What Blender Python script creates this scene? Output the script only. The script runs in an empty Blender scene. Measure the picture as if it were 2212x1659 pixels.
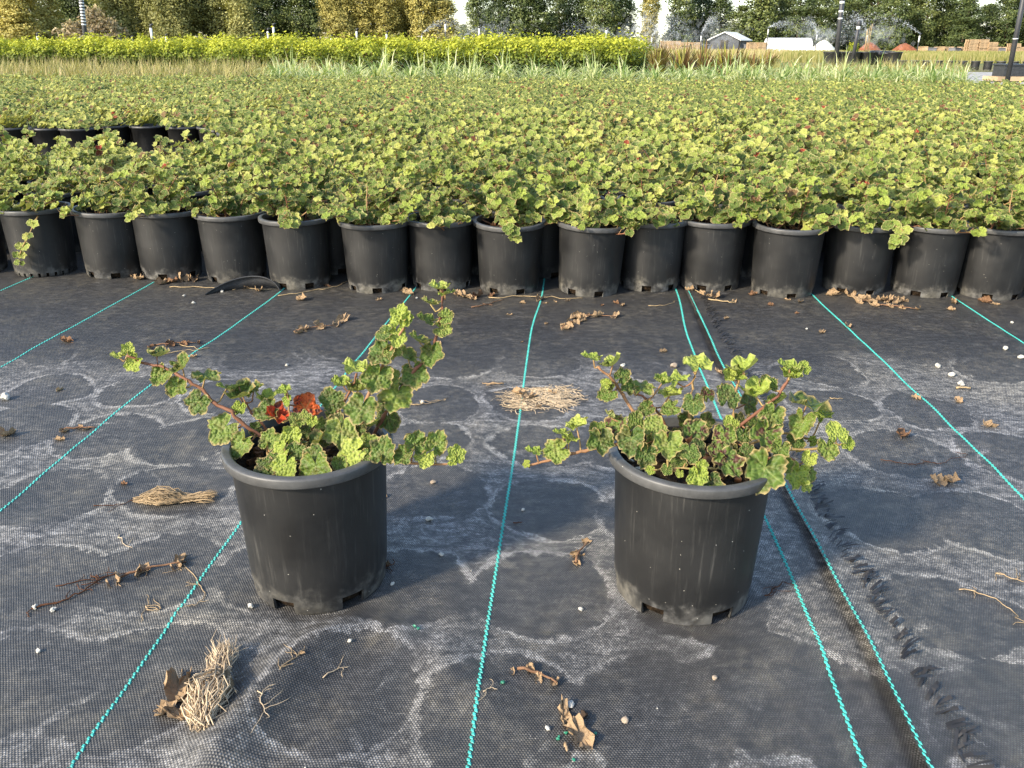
import bpy, math, random
import numpy as np
from mathutils import Vector, Matrix

R = math.radians
sc = bpy.context.scene
COL = sc.collection
random.seed(7)
RNG = np.random.default_rng(7)

# ------------------------------------------------------------------ camera
FPX = 1800.0                      # focal length in the units of a 2212 x 1659 picture
PITCH = math.atan(729.5 / FPX)
ROLL = R(0.26)
CAMH = 0.704
cam_d = bpy.data.cameras.new('camera')
cam = bpy.data.objects.new('camera', cam_d)
COL.objects.link(cam)
cam_d.sensor_width = 36.0
cam_d.lens = 36.0 * FPX / 2212.0
cam_d.clip_start = 0.05
cam_d.clip_end = 3000.0
cam.matrix_world = (Matrix.Translation((0, 0, CAMH)) @ Matrix.Rotation(math.pi / 2 - PITCH, 4, 'X')
                    @ Matrix.Rotation(ROLL, 4, 'Z'))
sc.camera = cam
CM = cam.matrix_world.to_3x3()

# ------------------------------------------------------------------ world and sun
SUN_EL = R(30)
SUN_AZ = math.atan2(-0.80, -0.60)
world = bpy.data.worlds.new('World')
sc.world = world
world.use_nodes = True
wn = world.node_tree
bg = wn.nodes['Background']
sky = wn.nodes.new('ShaderNodeTexSky')
sky.sky_type = 'NISHITA'
sky.sun_disc = False
sky.sun_elevation = SUN_EL
sky.sun_rotation = SUN_AZ
sky.air_density = 1.0
sky.dust_density = 1.0
wn.links.new(sky.outputs[0], bg.inputs['Color'])
bg.inputs['Strength'].default_value = 0.15
sun_d = bpy.data.lights.new('sun', 'SUN')
sun = bpy.data.objects.new('sun', sun_d)
COL.objects.link(sun)
sun_d.energy = 3.1
sun_d.angle = R(5.0)
sun_d.color = (1.0, 0.88, 0.70)
to_sun = Vector((math.sin(SUN_AZ) * math.cos(SUN_EL), math.cos(SUN_AZ) * math.cos(SUN_EL), math.sin(SUN_EL)))
sun.rotation_euler = to_sun.to_track_quat('Z', 'Y').to_euler()
sc.view_settings.view_transform = 'Standard'
sc.view_settings.look = 'None'
sc.view_settings.gamma = 1.0
sc.view_settings.exposure = 1.45
sc.cycles.transparent_max_bounces = 16
sc.cycles.max_bounces = 6

# ------------------------------------------------------------------ pixels to directions
def ray(px, py):
    return CM @ Vector(((px - 1106.0) / FPX, -(py - 829.5) / FPX, -1.0))

def on_z(px, py, z=0.0):
    d = ray(px, py)
    t = (z - CAMH) / d.z
    return Vector((d.x * t, d.y * t, z))

def on_y(px, py, y):
    d = ray(px, py)
    t = y / d.y
    return Vector((d.x * t, y, CAMH + d.z * t))

# ------------------------------------------------------------------ object helpers
def link(o, parent=None):
    COL.objects.link(o)
    if parent is not None:
        o.parent = parent
    return o

def tag(o, label=None, cat=None, group=None, kind=None):
    if label: o['label'] = label
    if cat: o['category'] = cat
    if group: o['group'] = group
    if kind: o['kind'] = kind
    return o

def empty(name, loc=(0, 0, 0), rz=0.0, label=None, cat=None, group=None):
    o = bpy.data.objects.new(name, None)
    o.empty_display_size = 0.05
    o.location = loc
    o.rotation_euler = (0, 0, rz)
    link(o)
    return tag(o, label, cat, group)

def copy_tree(o, parent=None):
    c = o.copy()
    COL.objects.link(c)
    c.parent = parent
    for ch in o.children:
        copy_tree(ch, c)
    return c

def obj(name, me, parent=None, loc=None):
    o = bpy.data.objects.new(name, me)
    link(o, parent)
    if loc is not None:
        o.location = loc
    return o

class MB:
    """collects geometry for one mesh"""
    def __init__(s):
        s.v = []; s.f = []; s.n = 0; s.lr = []; s.lp = []; s.mi = []
    def add(s, verts, faces, lr=0.0, lp=None, mi=0):
        verts = np.asarray(verts, float)
        k = len(verts)
        s.v.append(verts)
        if isinstance(faces, np.ndarray):
            s.f.extend((faces + s.n).tolist())
        else:
            n = s.n
            s.f.extend([[i + n for i in f] for f in faces])
        s.mi.extend([mi] * len(faces))
        s.lr.append(np.broadcast_to(np.asarray(lr, float), (k,)))
        s.lp.append(np.zeros((k, 3)) if lp is None else np.asarray(lp, float))
        s.n += k
    def tube(s, pts, rad, n=6, lr=0.0, mi=0, caps=True):
        pts = [Vector(p) for p in pts]
        m = len(pts)
        if not hasattr(rad, '__len__'):
            rad = [rad] * m
        vs = []; fs = []
        up = Vector((0, 0, 1))
        for i, p in enumerate(pts):
            d = (pts[min(i + 1, m - 1)] - pts[max(i - 1, 0)])
            if d.length < 1e-9: d = Vector((0, 0, 1))
            d.normalize()
            a = d.cross(up)
            if a.length < 0.1: a = d.cross(Vector((1, 0, 0)))
            a.normalize(); b = d.cross(a)
            for k in range(n):
                t = 2 * math.pi * k / n
                vs.append(p + (a * math.cos(t) + b * math.sin(t)) * rad[i])
        for i in range(m - 1):
            for k in range(n):
                k2 = (k + 1) % n
                fs.append([i * n + k, i * n + k2, (i + 1) * n + k2, (i + 1) * n + k])
        if caps:
            fs.append(list(range(n))[::-1]); fs.append([(m - 1) * n + k for k in range(n)])
        s.add(np.array([tuple(v) for v in vs]), fs, lr, None, mi)
    def box(s, x0, x1, y0, y1, z0, z1, lr=0.0, mi=0, rot=0.0, piv=(0, 0), jit=0.0):
        v = np.array([(x, y, z) for z in (z0, z1) for y in (y0, y1) for x in (x0, x1)], float)
        if jit: v += RNG.normal(0, jit, v.shape)
        if rot:
            c, q = math.cos(rot), math.sin(rot)
            x, y = v[:, 0] - piv[0], v[:, 1] - piv[1]
            v[:, 0], v[:, 1] = piv[0] + c * x - q * y, piv[1] + q * x + c * y
        s.add(v, [[0, 2, 3, 1], [4, 5, 7, 6], [0, 1, 5, 4], [2, 6, 7, 3], [0, 4, 6, 2], [1, 3, 7, 5]], lr, None, mi)
    def lathe(s, prof, n=32, lr=0.0, mi=0, center=(0, 0, 0), skip=None, closed=False):
        m = len(prof); vs = []; fs = []
        for r, z in prof:
            for k in range(n):
                t = 2 * math.pi * k / n
                vs.append((center[0] + r * math.cos(t), center[1] + r * math.sin(t), center[2] + z))
        for i in range(m - 1):
            for k in range(n):
                if skip and skip(i, k): continue
                k2 = (k + 1) % n
                fs.append([i * n + k, i * n + k2, (i + 1) * n + k2, (i + 1) * n + k])
        s.add(np.array(vs), fs, lr, None, mi)
    def mesh(s, name, mats, smooth=True):
        me = bpy.data.meshes.new(name)
        V = np.concatenate(s.v) if s.v else np.zeros((0, 3))
        me.from_pydata(V.tolist(), [], s.f)
        a = me.attributes.new('lr', 'FLOAT', 'POINT')
        a.data.foreach_set('value', np.concatenate(s.lr).astype(np.float32))
        a = me.attributes.new('lp', 'FLOAT_VECTOR', 'POINT')
        a.data.foreach_set('vector', np.concatenate(s.lp).astype(np.float32).ravel())
        if not isinstance(mats, (list, tuple)): mats = [mats]
        for m in mats: me.materials.append(m)
        if len(mats) > 1:
            me.polygons.foreach_set('material_index', np.array(s.mi, dtype=np.int32))
        me.polygons.foreach_set('use_smooth', [bool(smooth)] * len(me.polygons))
        me.update()
        return me
    def build(s, name, mats, parent=None, smooth=True, loc=None):
        return obj(name, s.mesh(name, mats, smooth), parent, loc)

# ------------------------------------------------------------------ node helpers
class NT:
    def __init__(s, name):
        s.mat = bpy.data.materials.new(name)
        s.mat.use_nodes = True
        s.t = s.mat.node_tree
        s.p = s.t.nodes['Principled BSDF']
        s.out = s.t.nodes['Material Output']
    def n(s, typ, props=None, **ins):
        nd = s.t.nodes.new('ShaderNode' + typ)
        for k, v in (props or {}).items(): setattr(nd, k, v)
        for k, v in ins.items():
            s.set(nd, k, v)
        return nd
    def set(s, nd, k, v):
        key = int(k[1:]) if (k[0] == 'i' and k[1:].isdigit()) else k
        if isinstance(v, bpy.types.NodeSocket): s.t.links.new(v, nd.inputs[key])
        elif isinstance(v, bpy.types.Node): s.t.links.new(v.outputs[0], nd.inputs[key])
        else: nd.inputs[key].default_value = v
    def m(s, op, a, b=None, c=None, clamp=False):
        nd = s.n('Math', {'operation': op, 'use_clamp': clamp})
        s.set(nd, 'i0', a)
        if b is not None: s.set(nd, 'i1', b)
        if c is not None: s.set(nd, 'i2', c)
        return nd.outputs[0]
    def rng(s, v, a, b, c=0.0, d=1.0, smooth=False):
        nd = s.n('MapRange', {'interpolation_type': 'SMOOTHSTEP' if smooth else 'LINEAR'})
        for k, x in zip(('i0', 'i1', 'i2', 'i3', 'i4'), (v, a, b, c, d)): s.set(nd, k, x)
        return nd.outputs[0]
    def mix(s, f, a, b, mode='MIX'):
        nd = s.n('Mix', {'data_type': 'RGBA', 'blend_type': mode})
        def c4(x): return x if not isinstance(x, tuple) or len(x) == 4 else x + (1.0,)
        s.set(nd, 'i0', f); s.set(nd, 'i6', c4(a)); s.set(nd, 'i7', c4(b))
        return nd.outputs[2]
    def noise(s, vec, scale, detail=3.0, rough=0.55, dist=0.0):
        nd = s.n('TexNoise', None, Scale=scale, Detail=detail, Roughness=rough, Distortion=dist)
        if vec is not None: s.set(nd, 'Vector', vec)
        return nd.outputs[0]
    def attr(s, name, vec=False):
        nd = s.n('Attribute'); nd.attribute_name = name
        return nd.outputs['Vector'] if vec else nd.outputs['Fac']
    def ramp(s, v, stops):
        nd = s.n('ValToRGB'); s.set(nd, 'i0', v)
        cr = nd.color_ramp
        while len(cr.elements) < len(stops): cr.elements.new(0.5)
        for e, (p, c) in zip(cr.elements, stops):
            e.position = p; e.color = c if len(c) == 4 else c + (1.0,)
        return nd.outputs[0]
    def bump(s, h, strength=0.5, dist=0.002):
        nd = s.n('Bump', None, Strength=strength, Distance=dist); s.set(nd, 'Height', h)
        s.t.links.new(nd.outputs[0], s.p.inputs['Normal'])
        return nd.outputs[0]
    def base(s, c, rough=0.6, spec=0.4):
        s.set(s.p, 'Base Color', c if not isinstance(c, tuple) else (c + (1.0,) if len(c) == 3 else c))
        s.set(s.p, 'Roughness', rough)
        s.p.inputs['Specular IOR Level'].default_value = spec
    def translucent(s, col, fac):
        tr = s.n('BsdfTranslucent'); s.set(tr, 'Color', col)
        mx = s.n('MixShader', None, i0=fac)
        s.t.links.new(s.p.outputs[0], mx.inputs[1]); s.t.links.new(tr.outputs[0], mx.inputs[2])
        s.t.links.new(mx.outputs[0], s.out.inputs['Surface'])

def objrand(m):
    return m.n('ObjectInfo').outputs['Random']

# ------------------------------------------------------------------ materials
def mat_plain(name, col, rough=0.7, spec=0.3, var=0.25, scale=20.0):
    m = NT(name)
    c = m.n('TexCoord').outputs['Object']
    nz = m.noise(c, scale, 4)
    k = m.rng(nz, 0.3, 0.7, 1.0 - var, 1.0 + var)
    mul = m.n('VectorMath', {'operation': 'SCALE'}); mul.inputs[0].default_value = col; m.set(mul, 'Scale', k)
    m.base(mul.outputs[0], rough, spec)
    return m.mat

def mat_leaf(name, ramp, margin=(0.36, 0.27, 0.12), blotch=None, blotch_amt=0.0, margin_amt=0.85):
    m = NT(name)
    lp = m.attr('lp', True); lr = m.attr('lr')
    sep = m.n('SeparateXYZ', None, i0=lp)
    rho = sep.outputs['Z']
    rnd = m.m('FRACT', m.m('ADD', lr, objrand(m)))
    flat = m.n('CombineXYZ', None, X=sep.outputs['X'], Y=sep.outputs['Y'])
    off = m.n('VectorMath', {'operation': 'ADD'}); m.set(off, 'i0', flat)
    cx = m.n('CombineXYZ', None, Z=m.m('MULTIPLY', rnd, 37.0)); m.set(off, 'i1', cx)
    vec = off.outputs[0]
    col = m.ramp(rnd, ramp)
    vor = m.n('TexVoronoi', {'feature': 'SMOOTH_F1'}, Scale=11.0, Smoothness=0.5); m.set(vor, 'Vector', vec)
    puck = vor.outputs['Distance']
    # pale veins between the puckers, darker crowns
    col = m.mix(m.rng(puck, 0.30, 0.62, 0.0, 0.55), col, m.mix(1.0, col, (1.55, 1.45, 1.25), 'MULTIPLY'))
    nz = m.noise(vec, 4.5, 3)
    th_ = m.m('ARCTAN2', sep.outputs['X'], sep.outputs['Y'])
    rr_ = m.m('MULTIPLY', m.m('ABSOLUTE', m.m('SINE', m.m('MULTIPLY', th_, 3.0))), rho)
    vein = m.m('MULTIPLY', m.rng(rr_, 0.03, 0.14, 1.0, 0.0), m.rng(rho, 0.75, 0.95, 0.6, 0.0))
    col = m.mix(m.m('MULTIPLY', vein, 0.55), col, (0.27, 0.30, 0.09))
    if blotch:
        col = m.mix(m.m('MULTIPLY', m.rng(nz, 0.47, 0.60, 0, 1, True), blotch_amt), col, blotch)
    edge = m.rng(m.m('ADD', rho, m.m('MULTIPLY', m.m('SUBTRACT', nz, 0.5), 0.25)), 0.84, 1.0, 0, margin_amt, True)
    col = m.mix(edge, col, margin)
    back = m.n('NewGeometry').outputs['Backfacing']
    col = m.mix(m.m('MULTIPLY', back, 0.62), col, (0.30, 0.31, 0.12))
    m.base(col, 0.55, 0.35)
    m.bump(puck, 0.8, 0.0040)
    m.p.inputs['Normal'].links[0].from_node.invert = True
    m.translucent(m.mix(1.0, col, (1.25, 1.2, 0.6), 'MULTIPLY'), 0.28)
    return m.mat

G0, G1, G2, G3 = (0.110, 0.165, 0.030), (0.165, 0.225, 0.042), (0.24, 0.285, 0.062), (0.075, 0.120, 0.026)
LEAF_GREEN = mat_leaf('leaf_green', [(0.0, (0.055, 0.095, 0.020)), (0.3, (0.080, 0.130, 0.024)), (0.65, (0.115, 0.170, 0.032)), (1.0, (0.165, 0.215, 0.045))], blotch=(0.12, 0.045, 0.03), blotch_amt=0.28)
LEAF_DARK = mat_leaf('leaf_dark', [(0.0, (0.055, 0.085, 0.02)), (1.0, G3)], blotch=(0.08, 0.03, 0.03), blotch_amt=0.4)
LEAF_YOUNG = mat_leaf('leaf_young', [(0.0, (0.175, 0.245, 0.035)), (1.0, (0.26, 0.31, 0.06))], margin=(0.36, 0.34, 0.12), margin_amt=0.6)
LEAF_PURPLE = mat_leaf('leaf_purple', [(0.0, G3), (1.0, G0)], blotch=(0.085, 0.022, 0.028), blotch_amt=0.9)
LEAF_RED = mat_leaf('leaf_red', [(0.0, (0.34, 0.020, 0.012)), (1.0, (0.42, 0.09, 0.015))], margin=(0.28, 0.09, 0.03), blotch=(0.05, 0.012, 0.015), blotch_amt=0.9)
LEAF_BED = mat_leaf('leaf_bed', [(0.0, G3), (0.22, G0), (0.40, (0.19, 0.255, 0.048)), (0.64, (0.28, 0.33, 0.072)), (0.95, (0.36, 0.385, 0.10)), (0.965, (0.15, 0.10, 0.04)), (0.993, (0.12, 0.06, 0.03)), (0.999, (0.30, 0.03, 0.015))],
                    margin=(0.46, 0.42, 0.18), blotch=(0.12, 0.06, 0.03), blotch_amt=0.25)

def mat_stem():
    m = NT('stem_red_brown')
    c = m.n('TexCoord').outputs['Object']
    nz = m.noise(c, 60.0, 3)
    col = m.ramp(m.m('FRACT', m.m('ADD', m.attr('lr'), m.m('MULTIPLY', nz, 0.25))), [(0.0, (0.08, 0.035, 0.02)), (0.35, (0.17, 0.07, 0.04)), (0.65, (0.27, 0.15, 0.07)), (1.0, (0.34, 0.27, 0.10))])
    m.base(col, 0.6, 0.3)
    return m.mat
STEM = mat_stem()

def mat_pot():
    m = NT('pot_black_plastic')
    tc = m.n('TexCoord').outputs['Object']
    rnd = objrand(m)
    sh = m.n('VectorMath', {'operation': 'ADD'}); m.set(sh, 'i0', tc)
    m.set(sh, 'i1', m.n('CombineXYZ', None, X=m.m('MULTIPLY', rnd, 31.0), Y=m.m('MULTIPLY', rnd, 17.0)))
    v = sh.outputs[0]
    z = m.n('SeparateXYZ', None, i0=tc).outputs['Z']
    big = m.noise(v, 9.0, 4, 0.6)
    col = m.mix(m.rng(big, 0.35, 0.7), (0.0095, 0.0097, 0.0100), (0.019, 0.019, 0.0188))
    # vertical scuffs
    mp = m.n('Mapping', None, Scale=(220.0, 220.0, 9.0)); m.set(mp, 'Vector', v)
    scuff = m.noise(mp, 1.0, 3, 0.6)
    col = m.mix(m.m('MULTIPLY', m.rng(scuff, 0.56, 0.75), m.rng(big, 0.40, 0.65, 0.1, 0.65)), col, (0.075, 0.072, 0.066))
    # lime and dust that splashes up from the fabric
    fine = m.noise(v, 45.0, 5, 0.65)
    h = m.m('ADD', z, m.m('MULTIPLY', m.m('SUBTRACT', fine, 0.5), -0.07))
    h = m.m('ADD', h, m.m('MULTIPLY', m.m('SUBTRACT', big, 0.5), -0.09))
    lime = m.m('MULTIPLY', m.rng(h, 0.0, 0.042, 0.8, 0.0, True), m.rng(rnd, 0.0, 1.0, 0.35, 1.0))
    lime = m.m('MULTIPLY', lime, m.rng(fine, 0.35, 0.62, 0.25, 1.0))
    col = m.mix(lime, col, m.mix(m.rng(big, 0.4, 0.6), (0.24, 0.235, 0.225), (0.20, 0.185, 0.15)))
    # the rim is rubbed paler than the wall
    rimf = m.m('MULTIPLY', m.rng(z, 0.2002, 0.2012), m.rng(m.m('ADD', fine, m.m('MULTIPLY', big, 0.5)), 0.5, 1.0, 0.35, 1.0))
    col = m.mix(rimf, col, (0.085, 0.085, 0.084))
    # white specks
    sp = m.n('TexVoronoi', None, Scale=95.0); m.set(sp, 'Vector', v)
    keep = m.m('GREATER_THAN', m.n('SeparateColor', None, i0=sp.outputs['Color']).outputs[0], 0.72)
    speck = m.m('MULTIPLY', m.m('LESS_THAN', sp.outputs['Distance'], 0.055), keep)
    col = m.mix(speck, col, (0.5, 0.48, 0.42))
    m.base(col, 0.5, 0.5)
    m.set(m.p, 'Roughness', m.rng(big, 0.3, 0.7, 0.38, 0.56))
    m.bump(fine, 0.12, 0.001)
    return m.mat
POT = mat_pot()

def mat_soil():
    m = NT('potting_soil')
    c = m.n('TexCoord').outputs['Object']
    nz = m.noise(c, 130.0, 5, 0.7)
    col = m.ramp(nz, [(0.35, (0.008, 0.006, 0.004)), (0.55, (0.03, 0.02, 0.012)), (0.72, (0.085, 0.055, 0.03))])
    m.base(col, 0.95, 0.1); m.bump(nz, 1.0, 0.008)
    return m.mat
SOIL = mat_soil()
BARK = mat_plain('bark_mulch_chip', (0.11, 0.055, 0.03), 0.9, 0.1, 0.5, 90)
PERLITE = mat_plain('perlite_white', (0.42, 0.40, 0.35), 0.9, 0.2, 0.2, 300)
STONE = mat_plain('tan_stone', (0.30, 0.24, 0.18), 0.9, 0.2, 0.35, 200)
PELLET = mat_plain('green_fertilizer', (0.02, 0.17, 0.10), 0.4, 0.5, 0.15, 300)
DRY = mat_plain('dry_leaf_tan', (0.275, 0.19, 0.11), 0.85, 0.15, 0.5, 70)
DRYD = mat_plain('dry_leaf_brown', (0.16, 0.09, 0.05), 0.9, 0.1, 0.5, 70)
STRAW = mat_plain('straw', (0.34, 0.25, 0.135), 0.7, 0.25, 0.3, 60)
ROOT = mat_plain('dry_root', (0.30, 0.22, 0.13), 0.85, 0.15, 0.4, 80)
ROOTP = mat_plain('pale_root', (0.46, 0.36, 0.24), 0.85, 0.15, 0.3, 80)
ROOTD = mat_plain('dark_root', (0.085, 0.04, 0.022), 0.9, 0.1, 0.4, 80)
TWIG = mat_plain('twig_brown', (0.17, 0.095, 0.055), 0.85, 0.15, 0.4, 90)
BLACKP = mat_plain('black_plastic', (0.03, 0.031, 0.033), 0.45, 0.5, 0.3, 25)
TEAL = mat_plain('teal_thread', (0.045, 0.36, 0.315), 0.55, 0.3, 0.18, 60)
FRAY = mat_plain('black_tape', (0.024, 0.022, 0.02), 0.4, 0.5, 0.6, 30)

def mat_fabric():
    m = NT('woven_ground_cloth')
    g = m.n('TexCoord').outputs['Object']
    xyz = m.n('SeparateXYZ', None, i0=g)
    x, y = xyz.outputs[0], xyz.outputs[1]
    px_, py_ = 0.0034, 0.0030
    wob = m.m('MULTIPLY', m.noise(g, 12.0, 2), 2.2)
    yy = m.m('ADD', m.m('DIVIDE', y, py_), wob)
    row = m.m('FLOOR', yy)
    rib = m.m('ABSOLUTE', m.m('SINE', m.m('MULTIPLY', yy, math.pi)))
    dots = m.m('SINE', m.m('ADD', m.m('MULTIPLY', x, 2 * math.pi / px_), m.m('MULTIPLY', row, math.pi)))
    weave = m.m('MULTIPLY_ADD', m.m('MULTIPLY', rib, m.m('MULTIPLY_ADD', dots, 0.45, 0.55)), 2.0, -1.0)
    w01 = m.rng(weave, -0.8, 0.8)
    rd = m.attr('rd'); zone = m.attr('zone')
    n8 = m.noise(g, 9.0, 4, 0.6)
    n30 = m.noise(g, 48.0, 6, 0.72)
    n3 = m.noise(g, 2.6, 3, 0.5)
    mp = m.n('Mapping', None, Scale=(30.0, 85.0, 1.0)); m.set(mp, 'Vector', g)
    streak = m.noise(mp, 1.0, 7, 0.78, 0.5)
    n15 = m.noise(g, 15.0, 4, 0.6)
    warp = m.m('ADD', m.m('MULTIPLY', m.m('SUBTRACT', n30, 0.5), 0.040), m.m('MULTIPLY', m.m('SUBTRACT', n8, 0.5), 0.026))
    rdn = m.m('ADD', rd, warp); rdn2 = m.m('ADD', m.attr('rd2'), warp)
    wid = m.rng(n15, 0.36, 0.66, 0.003, 0.016)
    def ringline(r_, gate):
        a_ = m.m('ABSOLUTE', m.m('SUBTRACT', r_, 0.004))
        l_ = m.rng(m.m('DIVIDE', a_, wid), 0.15, 1.0, 1.0, 0.0, True)
        return m.m('MULTIPLY', l_, gate)
    line = ringline(rdn, m.rng(n8, 0.34, 0.56, 0.15, 1.0, True))
    n8b = m.noise(m.n('VectorMath', {'operation': 'ADD'}, i0=g, i1=(7.3, 3.1, 0.0)).outputs[0], 7.0, 4, 0.6)
    line = m.m('MAXIMUM', line, m.m('MULTIPLY', ringline(rdn2, m.rng(n8b, 0.45, 0.62, 0.0, 1.0, True)), 0.75))
    outside = m.rng(rdn, -0.006, 0.03, 0.30, 1.0, True)
    cloud = m.m('MULTIPLY', m.rng(streak, 0.38, 0.64, 0.10, 0.95), m.rng(n8b, 0.34, 0.60, 0.55, 1.0))
    cloud = m.m('MULTIPLY', cloud, outside)
    stain = m.m('MULTIPLY', m.m('MAXIMUM', m.m('MULTIPLY', line, 0.85), cloud), zone)
    faint = m.m('MULTIPLY', m.rng(streak, 0.45, 0.75), 0.24)
    stain = m.m('MAXIMUM', stain, faint)
    # lime sits in the hollows of the weave
    stain = m.m('MULTIPLY', stain, m.rng(w01, 0.2, 0.8, 0.45, 1.4))
    grit = m.noise(g, 260.0, 3, 0.7)
    stain = m.m('MULTIPLY', stain, m.rng(n30, 0.36, 0.62, 0.35, 1.25))
    stain = m.m('MULTIPLY', stain, m.rng(grit, 0.38, 0.60, 0.30, 1.45), clamp=True)
    base = m.mix(m.rng(n3, 0.35, 0.7), (0.029, 0.028, 0.0275), (0.046, 0.044, 0.041))
    base = m.mix(m.m('MULTIPLY', m.rng(n8, 0.44, 0.64), m.rng(n30, 0.42, 0.62, 0.0, 0.75)), base, (0.115, 0.100, 0.072))
    base = m.mix(m.rng(w01, 0.0, 1.0, 0.35, 0.0), base, (0.006, 0.006, 0.007))
    dust = m.mix(m.rng(n3, 0.4, 0.65), (0.43, 0.42, 0.41), (0.45, 0.42, 0.355))
    m.base(m.mix(stain, base, dust), 0.52, 0.45)
    m.set(m.p, 'Roughness', m.rng(stain, 0.0, 0.5, 0.45, 0.85))
    m.bump(m.m('ADD', weave, m.m('MULTIPLY', n30, 0.8)), 0.55, 0.0011)
    return m.mat
FABRIC = mat_fabric()

def mat_veg(name, stops, trans=0.25, rough=0.6, shift=0.0):
    m = NT(name)
    r = m.attr('lr')
    if shift:
        r = m.m('ADD', r, m.m('MULTIPLY', m.m('SUBTRACT', objrand(m), 0.5), shift), clamp=True)
    col = m.ramp(r, stops)
    m.base(col, rough, 0.3)
    if trans: m.translucent(m.mix(1.0, col, (1.2, 1.2, 0.7), 'MULTIPLY'), trans)
    return m.mat

# ------------------------------------------------------------------ fabric sheets
LINES = {  # teal marker lines woven into the cloth, as picture points on the ground
    'Z': [(0, 628), (60, 602)],
    'A': [(15, 780), (150, 710), (310, 622)],
    'B': [(0, 1105), (230, 905), (420, 765), (597, 637)],
    'C': [(155, 1659), (505, 1145), (740, 810), (845, 685), (885, 640)],
    'D': [(1010, 1659), (1060, 1300), (1110, 990), (1138, 780), (1150, 700), (1170, 645)],
    'E': [(1868, 1659), (1720, 1270), (1665, 1150), (1530, 840), (1480, 710), (1468, 645)],
    'F': [(1995, 1659), (1850, 1370), (1690, 1050), (1555, 790), (1520, 710), (1490, 645)],
    'G': [(2212, 1080), (1990, 860), (1765, 650)],
    'H': [(2212, 745), (2075, 655)],
}
def line_xy(key):
    P = sorted([tuple(on_z(*p)[:2]) for p in LINES[key]], key=lambda q: q[1])
    ys = np.array([p[1] for p in P]); xs = np.array([p[0] for p in P])
    s0 = 0.07
    ys = np.concatenate([[-0.4], ys, [9.0]])
    xs = np.concatenate([[xs[0] - s0 * (P[0][1] + 0.4) * 0.6], xs, [xs[-1] + s0 * (9.0 - P[-1][1])]])
    def f(y):
        w = np.linspace(-0.08, 0.08, 5)
        return np.mean([np.interp(np.asarray(y) + d, ys, xs) for d in w], axis=0)
    return f
LF = {k: line_xy(k) for k in LINES}
seam = LF['F']

PIX_RINGS = [(40, 744), (142, 762), (575, 772), (760, 748), (985, 785), (1165, 785), (297, 847), (99, 843), (480, 858), (26, 919), (231, 939),
             (945, 872), (1150, 868), (397, 952), (1165, 960), (910, 958), (99, 1075), (380, 1052), (640, 1050), (930, 1065), (1190, 1095),
             (60, 1265), (330, 1235), (610, 1240), (880, 1268), (1170, 1275), (298, 1475), (21, 1481), (735, 1495), (1090, 1540), (1510, 1300),
             (1400, 790), (1340, 960), (1430, 1120), (1420, 1545), (1770, 802), (2140, 802), (1955, 985), (1800, 880), (2000, 890), (2180, 985), (2110, 1130),
             (1900, 1120), (2060, 1330), (1860, 1560), (2200, 1550), (1690, 1500)]
RINGS = np.array([tuple(on_z(*p)[:2]) for p in PIX_RINGS])
rr = np.random.default_rng(3)
RING_R = 0.097 + rr.normal(0, 0.005, len(RINGS))
extra = []
for i in range(14):
    for j in range(9):          # outside the picture the old pot marks go on
        p = (-2.6 + 0.4 * 0.68 * i * 1.4, -0.6 + 0.24 * j)
        if np.min(np.hypot(RINGS[:, 0] - p[0], RINGS[:, 1] - p[1])) > 0.25: extra.append(p)
RINGS = np.vstack([RINGS, np.array(extra)])
RING_R = np.concatenate([RING_R, np.full(len(extra), 0.097)])

POT_L = on_z(662, 1333) ; POT_L = Vector((POT_L.x, POT_L.y + 0.0945, 0))
POT_R = on_z(1499, 1357); POT_R = Vector((POT_R.x, POT_R.y + 0.0945, 0))

FOLDS = [([(735, 1345), (640, 1440), (560, 1530), (470, 1640)], 0.021, 0.034), ([(640, 1345), (560, 1400), (420, 1440)], .007, .03), ([(830, 1360), (950, 1420), (1040, 1500)], .008, .035),
         ([(860, 1370), (760, 1560), (720, 1700)], 0.005, 0.03),
         ([(700, 1345), (560, 1345), (400, 1330)], 0.005, 0.02),
         ([(300, 1000), (170, 1090), (40, 1150)], 0.004, 0.03),
         ([(480, 870), (440, 910), (420, 960)], 0.006, 0.03),
         ([(1060, 880), (1030, 985), (1020, 1130)], 0.004, 0.03),
         ([(1000, 1340), (960, 1440), (920, 1600)], 0.004, 0.03),
         ([(1560, 1480), (1700, 1420), (1800, 1400)], 0.004, 0.03)]
FOLDW = [([tuple(on_z(*p)[:2]) for p in pts], a, w) for pts, a, w in FOLDS]

def ring_d(x, y, seed=0):
    q = np.random.default_rng(seed)
    out = np.full(x.shape, 9.0)
    for (cx, cy), r in zip(RINGS, RING_R):
        ph = q.uniform(0, 6.28, 3); am = q.normal(0, .045, 3)
        if seed:
            if q.random() < .35: continue
            cx, cy, r = cx + q.normal(0, .035), cy + q.normal(0, .045), r * q.uniform(.85, 1.12)
        near = (np.abs(x - cx) < .4) & (np.abs(y - cy) < .4)
        dx, dy = x[near] - cx, y[near] - cy
        a = np.arctan2(dy, dx)
        d = np.hypot(dx, dy) - r * (1 + am[0] * np.sin(2 * a + ph[0]) + am[1] * np.sin(3 * a + ph[1]) + .6 * am[2] * np.sin(5 * a + ph[2]))
        out[near] = np.minimum(out[near], d) if not seed else np.where(np.abs(d) < np.abs(out[near]), d, out[near])
    return np.clip(out, -1, .5)

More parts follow.
